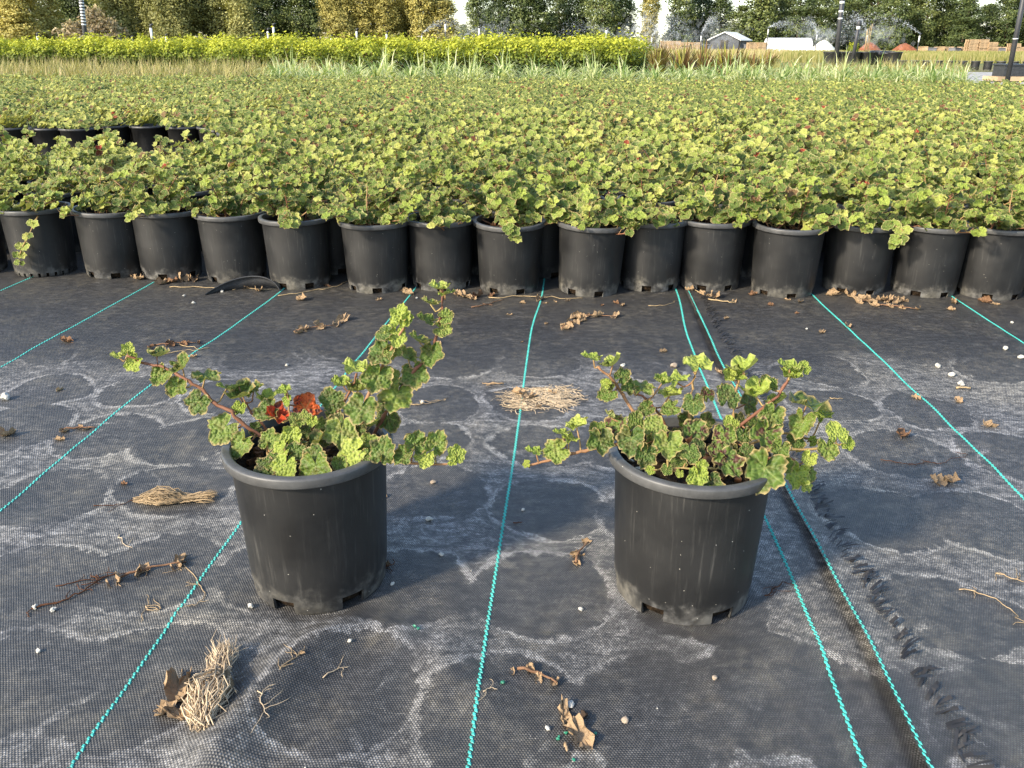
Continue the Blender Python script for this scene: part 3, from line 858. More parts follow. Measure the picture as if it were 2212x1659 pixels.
# ------------------------------------------------------------------ the bed of potted plants
def gen_plant(seed, nst=None, vig=1.0):
    """stems as point lists and leaves (pos, normal, tip, size) in pot space"""
    g = random.Random(seed)
    stems, leaves = [], []
    nst = nst or g.randint(12, 15)
    for i in range(nst):
        az = 2 * math.pi * (i + g.uniform(-.35, .35)) / nst
        el = R(g.choice([g.uniform(12, 30), g.uniform(25, 50), g.uniform(40, 72)]))
        L = g.uniform(0.09, 0.19) * vig
        if g.random() < 0.13: L *= 1.35; el = R(g.uniform(45, 75))
        p = Vector((g.gauss(0, .03), g.gauss(0, .03), 0.186))
        d = Vector((math.cos(az) * math.cos(el), math.sin(az) * math.cos(el), math.sin(el)))
        n = max(5, int(L / 0.017)); pts = [p.copy()]
        for k in range(n):
            d = (d + Vector((g.gauss(0, .10), g.gauss(0, .10), g.gauss(0, .07) - 0.035))).normalized()
            if math.hypot(p.x, p.y) < 0.112 and p.z < 0.214 + 0.01 and d.z < 0.15: d.z = 0.22; d.normalize()
            p = p + d * (L / n); pts.append(p.copy())
            if k >= 1:
                for rep in range(1 if k < n - 1 else 3):
                    a2 = g.uniform(0, 6.28)
                    out = Vector((math.cos(a2), math.sin(a2), g.uniform(-.1, .6))) + d * 0.35
                    out.normalize()
                    q = p + out * g.uniform(.012, .026)
                    hq = math.hypot(q.x, q.y)
                    if hq < 0.085 and q.z < 0.205: q.z = 0.207
                    elif hq < 0.16 and q.z < 0.222 and g.random() < .85: q.z = 0.222 + g.uniform(0, .012)
                    nrm = Vector((out.x * .35 + g.gauss(0, .25), out.y * .35 + g.gauss(0, .25) - 0.10, 1.0))
                    sz = g.uniform(.030, .050) * (1 if k < n - 2 else 0.72) * (1.1 if k < 3 else 1)
                    leaves.append((q, nrm, out, sz, p.copy(), k / n))
        stems.append(pts)
    return stems, leaves

def stems_mesh(stems, leaves, seed):
    g = random.Random(seed); mb = MB()
    for pts in stems:
        mb.tube(pts, [0.0024 * (1.1 - .6 * i / len(pts)) for i in range(len(pts))], 5, lr=g.choice([.15, .3, .45, .6]))
    for q, nrm, out, sz, p, k in leaves:
        mb.tube([p, (p + q) / 2 - Vector((0, 0, .003)), q - Vector(nrm).normalized() * .001], [.0011, .001, .0008], 4, lr=g.choice([.4, .55, .7]), caps=False)
    return mb.mesh('stems', STEM)

NV = 9
VAR = [gen_plant(100 + i) for i in range(NV)] + [gen_plant(222, 6, .55)]
POT_MESHES = [pot_mesh(40, 6, ph) for ph in (0.0, 0.05, 0.1)]
POT_RIB = pot_mesh(72, 24, 0.0, ribbed=True, nh=0.012)
SOIL_MESHES = [soil_mesh(5 + i, 20) for i in range(3)]
STEM_MESHES = [stems_mesh(s, l, i) for i, (s, l) in enumerate(VAR)]
FOL_MESHES = []
for i, (s, l) in enumerate(VAR):
    mb = MB(); g = random.Random(900 + i)
    for q, nrm, out, sz, p, k in l:
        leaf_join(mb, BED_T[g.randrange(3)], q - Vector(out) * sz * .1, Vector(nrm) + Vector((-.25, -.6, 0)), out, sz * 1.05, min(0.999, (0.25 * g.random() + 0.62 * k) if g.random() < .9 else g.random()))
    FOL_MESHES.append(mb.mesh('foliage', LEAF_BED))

FRONT_PX = [(70, 600), (227, 603), (350, 607), (495, 614), (636, 627), (808, 635), (950, 630), (1100, 637), (1276, 643), (1410, 632), (1544, 632), (1707, 647), (1865, 640), (2020, 646), (2165, 652)]
FRONT_LEAN = [0, .035, .02, .0, .0, .0, -.0, 0, .035, .0, -.005, 0, -.005, .0, 0]
front = [on_z(*p) for p in FRONT_PX]
front = [Vector((p.x, p.y + 0.091, 0)) for p in front]
front = [Vector((front[0].x - 0.24, front[0].y + 0.01, 0))] + front + [Vector((front[-1].x + 0.235, front[-1].y - .01, 0))]
leans = [0] + FRONT_LEAN + [0]
FRONT_LABEL = {0: 'front row pot at the row end next to the ribbed base pot',
               2: 'front row pot leaning beside the ribbed base pot',
               3: 'front row pot with a pale limed foot and dried leaves at its base',
               4: 'front row pot behind the low tapering end of the broken rim',
               6: 'front row pot beside the curved yellow straw with dark gaps around it',
               7: 'front row pot between the curved yellow straw and the knobbly twig',
               9: 'grey dusty front row pot leaning behind the forked dried sprig',
               11: 'front row pot with straw at its foot where the seam meets the row',
               12: 'front row pot between the seam and the tangled heap of dried twigs',
               14: 'front row pot just past the tangled heap beside the last teal line',
               15: 'front row pot beyond the last teal line',
               16: 'front row pot at the row end beyond the last teal line',
               1: 'front row pot with ribbed base and a leafy shoot hanging down its side',
               5: 'front row pot standing behind the broken black rim',
               8: 'front row pot with one leafy shoot flopping over its rim',
               10: 'front row pot half empty with bare inner rim and leaves bunched to one side',
               13: 'front row pot nearly hidden by a shoot draped over its rim'}
BEDLAB = 'black pot of crinkled green creeper packed in the bed behind the front row'
FRLAB = 'black pot of crinkled green creeper in the front row facing the empty cloth'
rb = random.Random(21)

def add_sprig(root, pts, sizes, seed, as_leaves=True):
    g = random.Random(seed); mb = MB()
    pts = [Vector(p) for p in pts]
    mb.tube(pts, [.0024 * (1 - .5 * i / len(pts)) for i in range(len(pts))], 6, lr=.62)
    mb.build('stem', STEM, root)
    for i in range(1, len(pts)):
        for s in (-1, 1):
            if i == len(pts) - 1 and s < 0: pass
            out = Vector((s * g.uniform(.5, 1), g.uniform(-.6, .1), g.uniform(-.4, .3))).normalized()
            sz = sizes * g.uniform(.8, 1.15) * (1 if i < len(pts) - 1 else .7)
            leaf_obj(ROW_MESH[g.randrange(4)], pts[i] + out * .008, Vector((g.gauss(0, .3), -.8, .6)), out, sz, root)

def leafed_pot(pos, vi, lean, ri, ph, seed, label, group, rib=False):
    root = empty('potted_plant', pos, 0, label, 'potted plant', group)
    root.rotation_euler = (rb.gauss(0, .012), lean, 0)
    g = random.Random(seed)
    po = obj('pot', POT_RIB if rib else POT_MESHES[ph % 3], root); po.rotation_euler.z = ri
    obj('soil', SOIL_MESHES[seed % 3], root)
    rz = g.uniform(0, 6.28); MI = Matrix.Rotation(-rz, 3, 'Z')
    st = obj('stems', STEM_MESHES[vi], root); st.rotation_euler.z = rz; st['kind'] = 'stuff'
    for q, nrm, out, sz, p, k in VAR[vi][1]:
        mat = None
        o = leaf_obj(ROW_MESH[g.randrange(4)], q - Vector(out) * sz * .1, Vector(nrm) + MI @ Vector((-.2, -.5, 0)), Vector(out), sz * 1.05, st)
        if k > .8 and g.random() < .6:
            o.material_slots[0].link = 'OBJECT'; o.material_slots[0].material = LEAF_YOUNG
        elif g.random() < .75:
            o.material_slots[0].link = 'OBJECT'; o.material_slots[0].material = LEAF_GREEN
    return root

placed = []
front_roots = []
for i, p in enumerate(front):
    lab = FRONT_LABEL.get(i, FRLAB)
    r_ = leafed_pot(p, i % NV, leans[i], rb.uniform(0, 1), i, 300 + i, lab, 'front row of potted creepers', rib=(i == 1))
    front_roots.append(r_); placed.append(p)

def front_local(i, px, py, dy):
    return on_y(px, py, front[i].y + dy) - front[i]
add_sprig(front_roots[1], [front_local(1, 85, 462, -.08), front_local(1, 72, 485, -.115), front_local(1, 62, 510, -.12), front_local(1, 48, 535, -.12), front_local(1, 42, 555, -.12), front_local(1, 44, 570, -.12)], .030, 1)
add_sprig(front_roots[8], [front_local(8, 1085, 455, -.07), front_local(8, 1095, 475, -.10), front_local(8, 1108, 492, -.125), front_local(8, 1112, 510, -.125)], .036, 2)
add_sprig(front_roots[13], [front_local(13, 1900, 470, -.08), front_local(13, 1925, 482, -.11), front_local(13, 1950, 495, -.13), front_local(13, 1940, 515, -.14), front_local(13, 1930, 525, -.14)], .036, 3)
add_sprig(front_roots[5], [front_local(5, 615, 455, -.07), front_local(5, 630, 470, -.11), front_local(5, 640, 482, -.12)], .042, 4)
add_sprig(front_roots[10], [front_local(10, 1370, 460, -.07), front_local(10, 1372, 475, -.11), front_local(10, 1368, 488, -.12)], .045, 5)

# the rows behind
slope = -0.07
rows = []
spots = []
y0 = front[8].y
k = 1
while True:
    yr = y0 + 0.212 * k
    if yr > 11.3: break
    half = yr * 1106 / 1800 + 0.75
    n = int(half / 0.232)
    for i in range(-n, n + 1):
        x = (i + (0.5 if k % 2 else 0)) * 0.238 + rb.gauss(0, .014)
        y = yr + slope * x + rb.gauss(0, .014)
        # the gap on the left half way back
        if 3.85 < y < 5.50 and x < -0.335 * y: continue
        if min((Vector((x, y, 0)) - f).length for f in front) < 0.2: continue
        spots.append((y, x, k))
    k += 1
spots.sort(key=lambda s: s[0])
n_ind = 0
protos = {}
far_spots = []
for y, x, k in spots:
    if n_ind < 283:
        n_ind += 1
        vis = k <= 2
        edge_ = 5.45 < y < 5.74 and -4.2 < x < -1.75
        if vis:
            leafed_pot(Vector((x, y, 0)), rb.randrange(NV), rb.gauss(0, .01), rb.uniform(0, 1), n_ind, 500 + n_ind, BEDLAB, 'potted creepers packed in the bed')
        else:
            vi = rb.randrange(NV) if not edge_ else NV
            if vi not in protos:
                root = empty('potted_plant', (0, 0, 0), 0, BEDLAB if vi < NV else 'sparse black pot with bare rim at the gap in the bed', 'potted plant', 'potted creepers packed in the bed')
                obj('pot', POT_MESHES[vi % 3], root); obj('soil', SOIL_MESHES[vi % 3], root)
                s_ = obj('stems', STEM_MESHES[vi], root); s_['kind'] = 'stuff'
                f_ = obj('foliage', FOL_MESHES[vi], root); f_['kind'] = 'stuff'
                protos[vi] = root
            else:
                root = copy_tree(protos[vi])
            root.location = (x, y, 0); root.rotation_euler = (rb.gauss(0, .012), rb.gauss(0, .012), rb.gauss(0, .55))
    else:
        far_spots.append((x, y))
# beyond them the bed reads as one mass
FARV = []
for vi in range(4):
    g = random.Random(40 + vi)
    s, l = VAR[vi]
    l = [q for q in l if q[0].z > 0.20]
    VV = []; FF = []; LR = []; LPP = []; n = 0
    for q, nrm, out, sz, p, kk in l:
        if g.random() < .06: continue
        V, F, LP = FAR_T[g.randrange(3)]
        s_, t_, n_ = frame(Vector(nrm) + Vector((-.3, -.75, 0)), out); B = np.array([tuple(s_), tuple(t_), tuple(n_)]) * sz * 1.0
        VV.append(V @ B + np.array(tuple(q))); FF += [[a + n for a in f] for f in F]; n += len(V)
        LR.append(np.full(len(V), (0.25 * g.random() + .62 * kk) if g.random() < .9 else g.random())); LPP.append(LP)
    FARV.append((np.concatenate(VV), np.array(FF), np.concatenate(LR), np.concatenate(LPP)))
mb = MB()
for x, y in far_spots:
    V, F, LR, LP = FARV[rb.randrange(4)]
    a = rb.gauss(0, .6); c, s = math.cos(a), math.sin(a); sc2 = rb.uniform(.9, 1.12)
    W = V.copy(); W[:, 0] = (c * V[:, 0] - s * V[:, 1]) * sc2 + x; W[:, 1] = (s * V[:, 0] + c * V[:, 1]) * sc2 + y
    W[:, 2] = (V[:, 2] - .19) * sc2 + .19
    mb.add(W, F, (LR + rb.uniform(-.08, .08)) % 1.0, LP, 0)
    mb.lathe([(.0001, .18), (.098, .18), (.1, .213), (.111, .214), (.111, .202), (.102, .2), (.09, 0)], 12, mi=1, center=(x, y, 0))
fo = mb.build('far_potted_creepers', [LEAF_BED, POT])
tag(fo, 'far part of the creeper bed reading as one green carpet', 'plants', 'potted creepers packed in the bed', 'stuff')
# ------------------------------------------------------------------ beds and hedges behind
def xat(px, y): return on_y(px, 100, y).x

def quads(mb, C, N, size, lr, elong=1.6, mi=0):
    """many small leaf faces at once: centres C, normals N"""
    C = np.asarray(C, float); N = np.asarray(N, float)
    N = N / np.maximum(np.linalg.norm(N, axis=1, keepdims=True), 1e-6)
    A = np.cross(N, RNG.normal(0, 1, N.shape)); A /= np.maximum(np.linalg.norm(A, axis=1, keepdims=True), 1e-6)
    B = np.cross(N, A)
    s = np.broadcast_to(np.asarray(size, float), (len(C),))[:, None]
    V = np.stack([C - A * s * elong * .5, C - B * s * .5 + A * s * .1, C + A * s * elong * .5 + N * s * .15, C + B * s * .5 + A * s * .1], 1).reshape(-1, 3)
    F = np.arange(len(C) * 4).reshape(-1, 4)
    mb.add(V, F, np.repeat(lr, 4), None, mi)

def blades(mb, base, n, L, spread, w, g, lrf, seg=4, arch=1.0):
    bx, by, bz = base
    az = g.uniform(0, 2 * np.pi, n); el = np.radians(np.clip(g.normal(68, 14, n) - spread * g.uniform(0, 30, n), 20, 89))
    ll = L * g.uniform(.65, 1.15, n)
    lr = lrf(n)
    for i in range(n):
        d = np.array([math.cos(az[i]) * math.cos(el[i]), math.sin(az[i]) * math.cos(el[i]), math.sin(el[i])])
        side = np.array([-math.sin(az[i]), math.cos(az[i]), 0])
        p = np.array([bx + g.normal(0, .03), by + g.normal(0, .03), bz])
        V = []
        for k in range(seg + 1):
            t = k / seg; ww = w * (1 - t ** 1.8 * .95) * .5
            V += [p - side * ww, p + side * ww]
            d = d + np.array([0, 0, -arch * (.16 + .30 * t)]); d /= np.linalg.norm(d)
            p = p + d * ll[i] / seg
        F = [[2 * k, 2 * k + 1, 2 * k + 3, 2 * k + 2] for k in range(seg)]
        mb.add(np.array(V), F, lr[i])

SEDGE = mat_veg('sedge_variegated', [(0.0, (0.14, 0.23, 0.065)), (0.3, (0.28, 0.37, 0.12)), (0.55, (0.50, 0.55, 0.27)), (1.0, (0.70, 0.68, 0.42))], 0.4)
GRASS = mat_veg('bed_grass', [(0.0, (0.15, 0.17, 0.045)), (0.4, (0.32, 0.30, 0.10)), (0.75, (0.46, 0.39, 0.17)), (1.0, (0.55, 0.43, 0.25))], 0.3)
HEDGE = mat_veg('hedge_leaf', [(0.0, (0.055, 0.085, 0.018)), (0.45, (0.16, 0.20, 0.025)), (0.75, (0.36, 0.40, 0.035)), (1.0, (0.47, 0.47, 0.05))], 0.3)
FERN = mat_veg('bronze_blade', [(0.0, (0.13, 0.055, 0.03)), (0.4, (0.17, 0.10, 0.04)), (0.7, (0.20, 0.19, 0.05)), (1.0, (0.34, 0.33, 0.06))], 0.25)

g = np.random.default_rng(31)
sedge_m = []
for i in range(4):
    mb = MB(); blades(mb, (0, 0, .2), 170, .44, 1.25, .022, g, lambda n: np.clip(g.normal(.55, .28, n), 0, 1), 6, 1.45)
    sedge_m.append(mb.mesh('foliage', SEDGE))
SPOT = obj  # short name
first = None
for r in range(3):
    y = 11.95 + r * .62
    x = xat(590, y) + .25 * (r % 2)
    while x < xat(2140 - 40 * r, y):
        if first is None:
            root = empty('sedge_clump', (0, 0, 0), 0, 'arching cream striped sedge clump in the row behind the creeper bed', 'sedge', 'sedge clumps in rows')
            obj('pot', POT_MESHES[0], root)
            f_ = obj('foliage', sedge_m[0], root); f_['kind'] = 'stuff'
            first = root
        else:
            root = copy_tree(first)
            for ch in root.children:
                if ch.name.startswith('foliage'): ch.data = sedge_m[rb.randrange(4)]
        root.location = (x, y - .05 * (x - 2) * .3 + rb.gauss(0, .05), 0); root.rotation_euler.z = rb.uniform(0, 6.28)
        root.scale = (1, 1, 1) if rb.random() < .6 else (1.08, 1.08, 1.08)
        x += .42 + rb.uniform(-.05, .06)

def grass_bed(name, spots, n, L, label, lr0, spread=.5, pots=True):
    mb = MB(); gg = np.random.default_rng(len(spots))
    for x, y in spots:
        t0 = gg.normal(lr0, .12)
        blades(mb, (x, y, .18), n, L, spread, .012, gg, lambda k: np.clip(gg.normal(t0, .2, k), 0, 1), 3, .7)
    o = mb.build(name, GRASS)
    return tag(o, label, 'grass', None, 'stuff')
sp = []
y = 11.9
while y < 16.2:
    x = xat(-420, y)
    while x < xat(600 + (y - 11.9) * 55, y) - .3:
        sp.append((x + rb.gauss(0, .04), y + rb.gauss(0, .05))); x += .34
    y += .36
grass_bed('grass_bed', sp, 26, .36, 'bed of low tan and green grass tufts beside the sedge rows', .55)
sp = []
y = 13.9
while y < 19:
    x = xat(1680, y)
    while x < xat(2090, y):
        sp.append((x + rb.gauss(0, .04), y + rb.gauss(0, .05))); x += .36
    y += .5
grass_bed('grass_bed', sp, 26, .36, 'bed of pale green grass tufts between the sedge rows and the large round pots', .45)

# yellow green shrubs
hm = []
for i in range(5):
    gg = np.random.default_rng(60 + i); mb = MB(); n = 1500
    d = gg.normal(0, 1, (n, 3)); d /= np.linalg.norm(d, axis=1, keepdims=True)
    rad = gg.uniform(.55, 1.0, n) ** .5
    lump = 1 + .22 * np.sin(d[:, 0] * 5 + i) * np.sin(d[:, 1] * 4 + 2 * i) + .12 * np.sin(d[:, 2] * 9 + i)
    C = d * rad[:, None] * lump[:, None] * np.array([.36, .36, .27]) + np.array([0, 0, .47])
    C[:, 2] += np.where(C[:, 2] > .6, gg.exponential(.035, n), 0)
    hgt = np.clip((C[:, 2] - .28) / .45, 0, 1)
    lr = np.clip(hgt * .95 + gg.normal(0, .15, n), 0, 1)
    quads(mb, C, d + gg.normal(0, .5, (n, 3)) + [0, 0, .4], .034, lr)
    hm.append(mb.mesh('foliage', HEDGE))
tb = MB()
for q in range(5):
    a = q * 1.26; tb.tube([(0, 0, .18), (.08 * math.cos(a), .08 * math.sin(a), .35), (.2 * math.cos(a), .2 * math.sin(a), .6)], [.008, .006, .003], 5)
shrub_stem = tb.mesh('stems', TWIG)
first = None
for r in range(3):
    y = 17.2 + r * .75
    x = xat(-420, y + 1)
    while x < xat(1395, y - 1):
        if first is None:
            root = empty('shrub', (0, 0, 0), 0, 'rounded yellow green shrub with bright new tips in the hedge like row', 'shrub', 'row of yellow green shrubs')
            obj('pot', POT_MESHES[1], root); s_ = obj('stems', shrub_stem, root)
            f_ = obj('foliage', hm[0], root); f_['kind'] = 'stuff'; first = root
        else:
            root = copy_tree(first)
            for ch in root.children:
                if ch.name.startswith('foliage'): ch.data = hm[rb.randrange(5)]
        yy = y + (1.6 if x < xat(430, y) else 0) - .09 * x
        root.location = (x, yy + rb.gauss(0, .06), 0); root.rotation_euler.z = rb.uniform(0, 6.28)
        s = rb.uniform(.98, 1.14) + (.06 if x > -1 else 0); root.scale = (1.05 * s, 1.05 * s, s)
        x += .58 + rb.uniform(-.06, .06)

# bronze upright clumps
fm = []
for i in range(3):
    mb = MB(); gg = np.random.default_rng(80 + i)
    blades(mb, (0, 0, .2), 60, .50, .25, .045, gg, lambda n: np.clip(gg.normal(.58, .25, n), 0, 1), 4, .28)
    fm.append(mb.mesh('foliage', FERN))
first = None
for r in range(3):
    y = 15.9 + r * .7
    x = xat(1425, y)
    while x < xat(1672, y):
        if first is None:
            root = empty('bronze_plant', (0, 0, 0), 0, 'upright bronze and olive bladed clump between the hedge and the large round pots', 'plant', 'bronze bladed clumps')
            obj('pot', POT_MESHES[2], root); f_ = obj('foliage', fm[0], root); f_['kind'] = 'stuff'; first = root
        else:
            root = copy_tree(first)
            for ch in root.children:
                if ch.name.startswith('foliage'): ch.data = fm[rb.randrange(3)]
        root.location = (x, y + rb.gauss(0, .05), 0); root.rotation_euler.z = rb.uniform(0, 6.28)
        s = rb.uniform(.85, 1.15); root.scale = (s, s, s)
        x += .42 + rb.uniform(-.05, .05)

# meadow grass further off
def meadow(name, n, x0f, x1f, y0, y1, h, label, lr0, seed):
    gg = np.random.default_rng(seed); mb = MB()
    y = y0 + (y1 - y0) * gg.uniform(0, 1, n) ** 1.3
    x = np.array([gg.uniform(x0f(b), x1f(b)) for b in y])
    hh = h * gg.uniform(.5, 1.2, n); w = .012 + y * .0009
    le = gg.normal(0, .16, (n, 2)) * hh[:, None]
    z0 = -.03
    V = np.stack([np.stack([x - w / 2, y, np.full(n, z0)], 1), np.stack([x + w / 2, y, np.full(n, z0)], 1), np.stack([x + le[:, 0] + w * .2, y + le[:, 1], hh], 1), np.stack([x + le[:, 0] - w * .2, y + le[:, 1], hh + .02], 1)], 1).reshape(-1, 3)
    mb.add(V, np.arange(4 * n).reshape(-1, 4), np.repeat(np.clip(gg.normal(lr0, .2, n), 0, 1), 4))
    tag(mb.build(name, GRASS), label, 'grass', None, 'stuff')
meadow('meadow_grass', 16000, lambda y: xat(1690, y), lambda y: xat(2400, y), 47, 112, .40, 'tall dry meadow grass in front of the pallets and white buildings', .42, 1)
meadow('meadow_grass', 14000, lambda y: xat(-480, y), lambda y: xat(520, y), 24, 90, .55, 'yellow green meadow behind the yellow shrubs below the golden trees', .35, 2)
meadow('meadow_grass', 5000, lambda y: xat(700, y), lambda y: xat(1700, y), 60, 120, .5, 'strip of dry grass between the shrubs and the sprinklers', .75, 3)

# white umbel wildflowers above the shrubs
UMB = mat_plain('umbel_cream', (0.55, 0.50, 0.36), 0.9, 0.1, 0.2, 9)
STK = mat_plain('flower_stalk', (0.20, 0.17, 0.08), 0.9, 0.1, 0.3, 9)
fx = random.Random(9)
um = MB(); um.tube([(0, 0, 0), (.02, 0, .5), (.05, 0, 1.0)], [.008, .006, .004], 4)
for q in range(3):
    um.tube([(.03, 0, .7), (.03 + .1 * math.cos(q * 2.1), .1 * math.sin(q * 2.1), .9)], [.004, .003], 4)
stalk_m = um.mesh('stalk', STK)
um = MB(); gg = np.random.default_rng(5)
for cx, cy, cz in ((.05, 0, 1.0), (.13, 0, .9), (-.02, .09, .9), (-.02, -.08, .9)):
    n = 26; a = gg.uniform(0, 6.28, n); d = .055 * np.sqrt(gg.uniform(0, 1, n))
    quads(um, np.stack([cx + d * np.cos(a), cy + d * np.sin(a), cz + gg.normal(0, .008, n)], 1), gg.normal(0, .3, (n, 3)) + [0, 0, 1], .02, np.zeros(n), 1.2)
head_m = um.mesh('flower_head', UMB)
first = None
for px in [340, 420, 455, 480, 512, 545, 620, 652, 700, 745, 800, 850, 884, 900, 950, 985, 1020, 1040, 1075, 1095, 1110, 1165]:
    y = fx.uniform(20, 24)
    if first is None:
        root = empty('wildflower', (0, 0, -.03), 0, 'thin wildflower with flat cream heads behind the yellow shrubs', 'wildflower', 'wildflowers behind the shrubs')
        obj('stalk', stalk_m, root); obj('flower_head', head_m, root); first = root
    else: root = copy_tree(first)
    s = fx.uniform(.82, 1.05); root.scale = (s, s, s)
    root.location = (xat(px, y), y, -.03); root.rotation_euler = (0, fx.gauss(0, .08), fx.uniform(0, 6))

# ------------------------------------------------------------------ trees
CONIF = mat_veg('conifer_needles', [(0.0, (0.035, 0.052, 0.018)), (0.5, (0.085, 0.115, 0.034)), (1.0, (0.18, 0.205, 0.06))], 0.15, shift=.5)
POPLAR = mat_veg('poplar_leaf', [(0.0, (0.12, 0.125, 0.04)), (0.5, (0.25, 0.25, 0.085)), (1.0, (0.40, 0.38, 0.14))], 0.25, shift=.35)
GOLD = mat_veg('golden_leaf', [(0.0, (0.17, 0.155, 0.045)), (0.5, (0.37, 0.325, 0.095)), (1.0, (0.56, 0.49, 0.16))], 0.25, shift=.35)
TRUNK = mat_plain('tree_bark', (0.12, 0.09, 0.065), 0.9, 0.1, 0.4, 2.0)
TANB = mat_veg('tan_bush_leaf', [(0.0, (0.16, 0.115, 0.06)), (0.5, (0.32, 0.25, 0.14)), (1.0, (0.48, 0.40, 0.24))], 0.25, shift=.3)

def crown_mesh(seed, mat, Ht, rad, shape, clumps, per, qs, droop=.3, z0=.6):
    gg = np.random.default_rng(seed); mb = MB()
    u = gg.uniform(0, 1, clumps)
    z = z0 + (Ht - z0) * u
    if shape == 'col':
        prof = rad * np.clip((1 - u) / .45, 0, 1) ** .6 * (0.85 + .25 * np.sin(u * 17 + seed))
    else:
        prof = rad * np.sqrt(np.clip(1 - ((u - .48) / .54) ** 2, .02, 1)) * (0.9 + .2 * np.sin(u * 9 + seed))
    a = gg.uniform(0, 6.28, clumps); d = prof * np.sqrt(gg.uniform(.18, 1.0, clumps)) * (1 + .22 * np.sin(3 * a + seed + z))
    CC = np.stack([d * np.cos(a), d * np.sin(a), z], 1)
    tone = np.clip(gg.normal(.5, .22, clumps), 0, 1)
    C = np.repeat(CC, per, 0) + gg.normal(0, 1, (clumps * per, 3)) * np.array([.38, .38, .26])
    out = np.repeat(CC * [1, 1, 0], per, 0); out /= np.maximum(np.linalg.norm(out, axis=1, keepdims=True), .1)
    C[:, 2] -= droop * gg.uniform(0, 1, len(C)) * .6
    C[:, 2] = np.maximum(C[:, 2], .1)
    quads(mb, C, out * .8 + gg.normal(0, .6, C.shape) + [0, 0, .5], qs * gg.uniform(.6, 1.4, len(C)), np.clip(np.repeat(tone, per) + gg.normal(0, .12, len(C)), 0, 1), 1.7)
    return mb.mesh('crown', mat)
def trunk_mesh(seed, Ht, r0, limbs):
    gg = random.Random(seed); mb = MB()
    pts = [(gg.gauss(0, .04) * k, gg.gauss(0, .04) * k, Ht * .9 * k / 6) for k in range(7)]
    mb.tube(pts, [r0 * (1 - .14 * k) for k in range(7)], 7)
    for i in range(limbs):
        z = Ht * gg.uniform(.12, .8); a = gg.uniform(0, 6.28); L = gg.uniform(.8, 1.8)
        mb.tube([(0, 0, z), (L * .5 * math.cos(a), L * .5 * math.sin(a), z + L * .25), (L * math.cos(a), L * math.sin(a), z + L * .7)], [r0 * .3, r0 * .2, r0 * .08], 5)
    return mb.mesh('trunk', TRUNK)

KIND = {
    'conifer': ([crown_mesh(i, CONIF, 15, 2.5, 'col', 430, 26, .20, .5, .3) for i in range(5)], [trunk_mesh(i, 15, .22, 10) for i in range(2)]),
    'poplar': ([crown_mesh(20 + i, POPLAR, 13, 2.1, 'egg', 420, 24, .19, .1, .5) for i in range(3)], [trunk_mesh(5, 13, .15, 12)]),
    'golden': ([crown_mesh(30 + i, GOLD, 13, 2.5, 'egg', 480, 26, .20, .1, .2) for i in range(4)], [trunk_mesh(6, 13, .18, 12)]),
    'tan': ([crown_mesh(40, TANB, 4.5, 1.9, 'egg', 120, 14, .24, .1, .1)], [trunk_mesh(7, 4.2, .1, 8)]),
}
tr = random.Random(77)
def tree(kind, px, D, top, label, group, width=1.0):
    """top = picture row of the tip"""
    crowns, trunks = KIND[kind]
    x = xat(px, D)
    h = on_y(px, top, D).z
    base = {'conifer': 15, 'poplar': 13, 'golden': 13, 'tan': 4.5}[kind]
    root = empty({'conifer': 'conifer_tree', 'poplar': 'poplar_tree', 'golden': 'golden_tree', 'tan': 'tan_bush'}[kind], (x, D, -.05), tr.uniform(0, 6.28), label, 'tree' if kind != 'tan' else 'bush', group)
    s = h / base
    root.scale = (width * tr.uniform(.9, 1.1), width * tr.uniform(.9, 1.1), s)
    obj('trunk', trunks[tr.randrange(len(trunks))], root)
    c = obj('crown', crowns[tr.randrange(len(crowns))], root)
    return root
CL = 'tall dark conifer in the long windbreak behind the sprinklers'
CG = 'conifers of the long windbreak'
px = 1032
tops = {}
while px < 2480:
    D = tr.uniform(140, 152)
    top = -tr.uniform(25, 110)
    if 1555 < px < 1600: top = 12
    if 2100 < px < 2150: top = 8
    if not (1375 < px < 1425):
        tree('conifer', px, D, top, CL, CG, 1.0)
    px += tr.uniform(36, 46)
for px in (1050, 1120, 1190, 1245, 1320, 1470, 1500, 1630, 1690, 1740, 1850, 1900, 1960, 2020, 2070, 2180, 2240):
    tree('conifer', px, 160, tr.uniform(18, 48), 'shorter conifer filling the gaps low in the windbreak', 'low conifers of the windbreak', 1.15)
tree('conifer', 1002, 150, 52, 'small pointed conifer standing in the sky gap beside the golden poplars', None, .55)
tree('conifer', 968, 155, 40, 'low dark conifer tucked against the golden poplars', None, .9)
tree('golden', 1400, 142, -25, 'thin rusty brown tree among the dark conifers', None, .55)
for px in range(525, 715, 33):
    tree('conifer', px, tr.uniform(118, 126), -tr.uniform(50, 110), 'dark conifer between the grey green poplars and the golden poplars', 'conifers between the poplars', .85)
for px in range(720, 975, 24):
    tree('golden', px, tr.uniform(108, 116), -tr.uniform(20, 110) if px < 940 else 0, 'golden poplar in the dense clump beside the sky gap', 'golden poplars in a clump', .72)
for px in range(252, 530, 23):
    tree('poplar', px, tr.uniform(104, 114), -tr.uniform(60, 120), 'grey green slender poplar beside the dark conifers', 'grey green poplars', .85)
for px in (140, 185, 230, 275):
    tree('conifer', px, 122, -tr.uniform(60, 110), 'dark tree behind the tan bushes and the striped pole', 'dark trees behind the striped pole', .9)
for px in (-40, 12, 52, 98):
    tree('golden', px, tr.uniform(96, 104), -tr.uniform(40, 110), 'yellow leaved tree beside the tan bushes', 'yellow leaved trees', .9)
for px in range(-520, -60, 46):
    tree('golden' if px % 3 else 'poplar', px, tr.uniform(118, 126), -tr.uniform(40, 110), 'yellow leaved tree at the far end of the tree line', 'trees at the end of the line', .95)
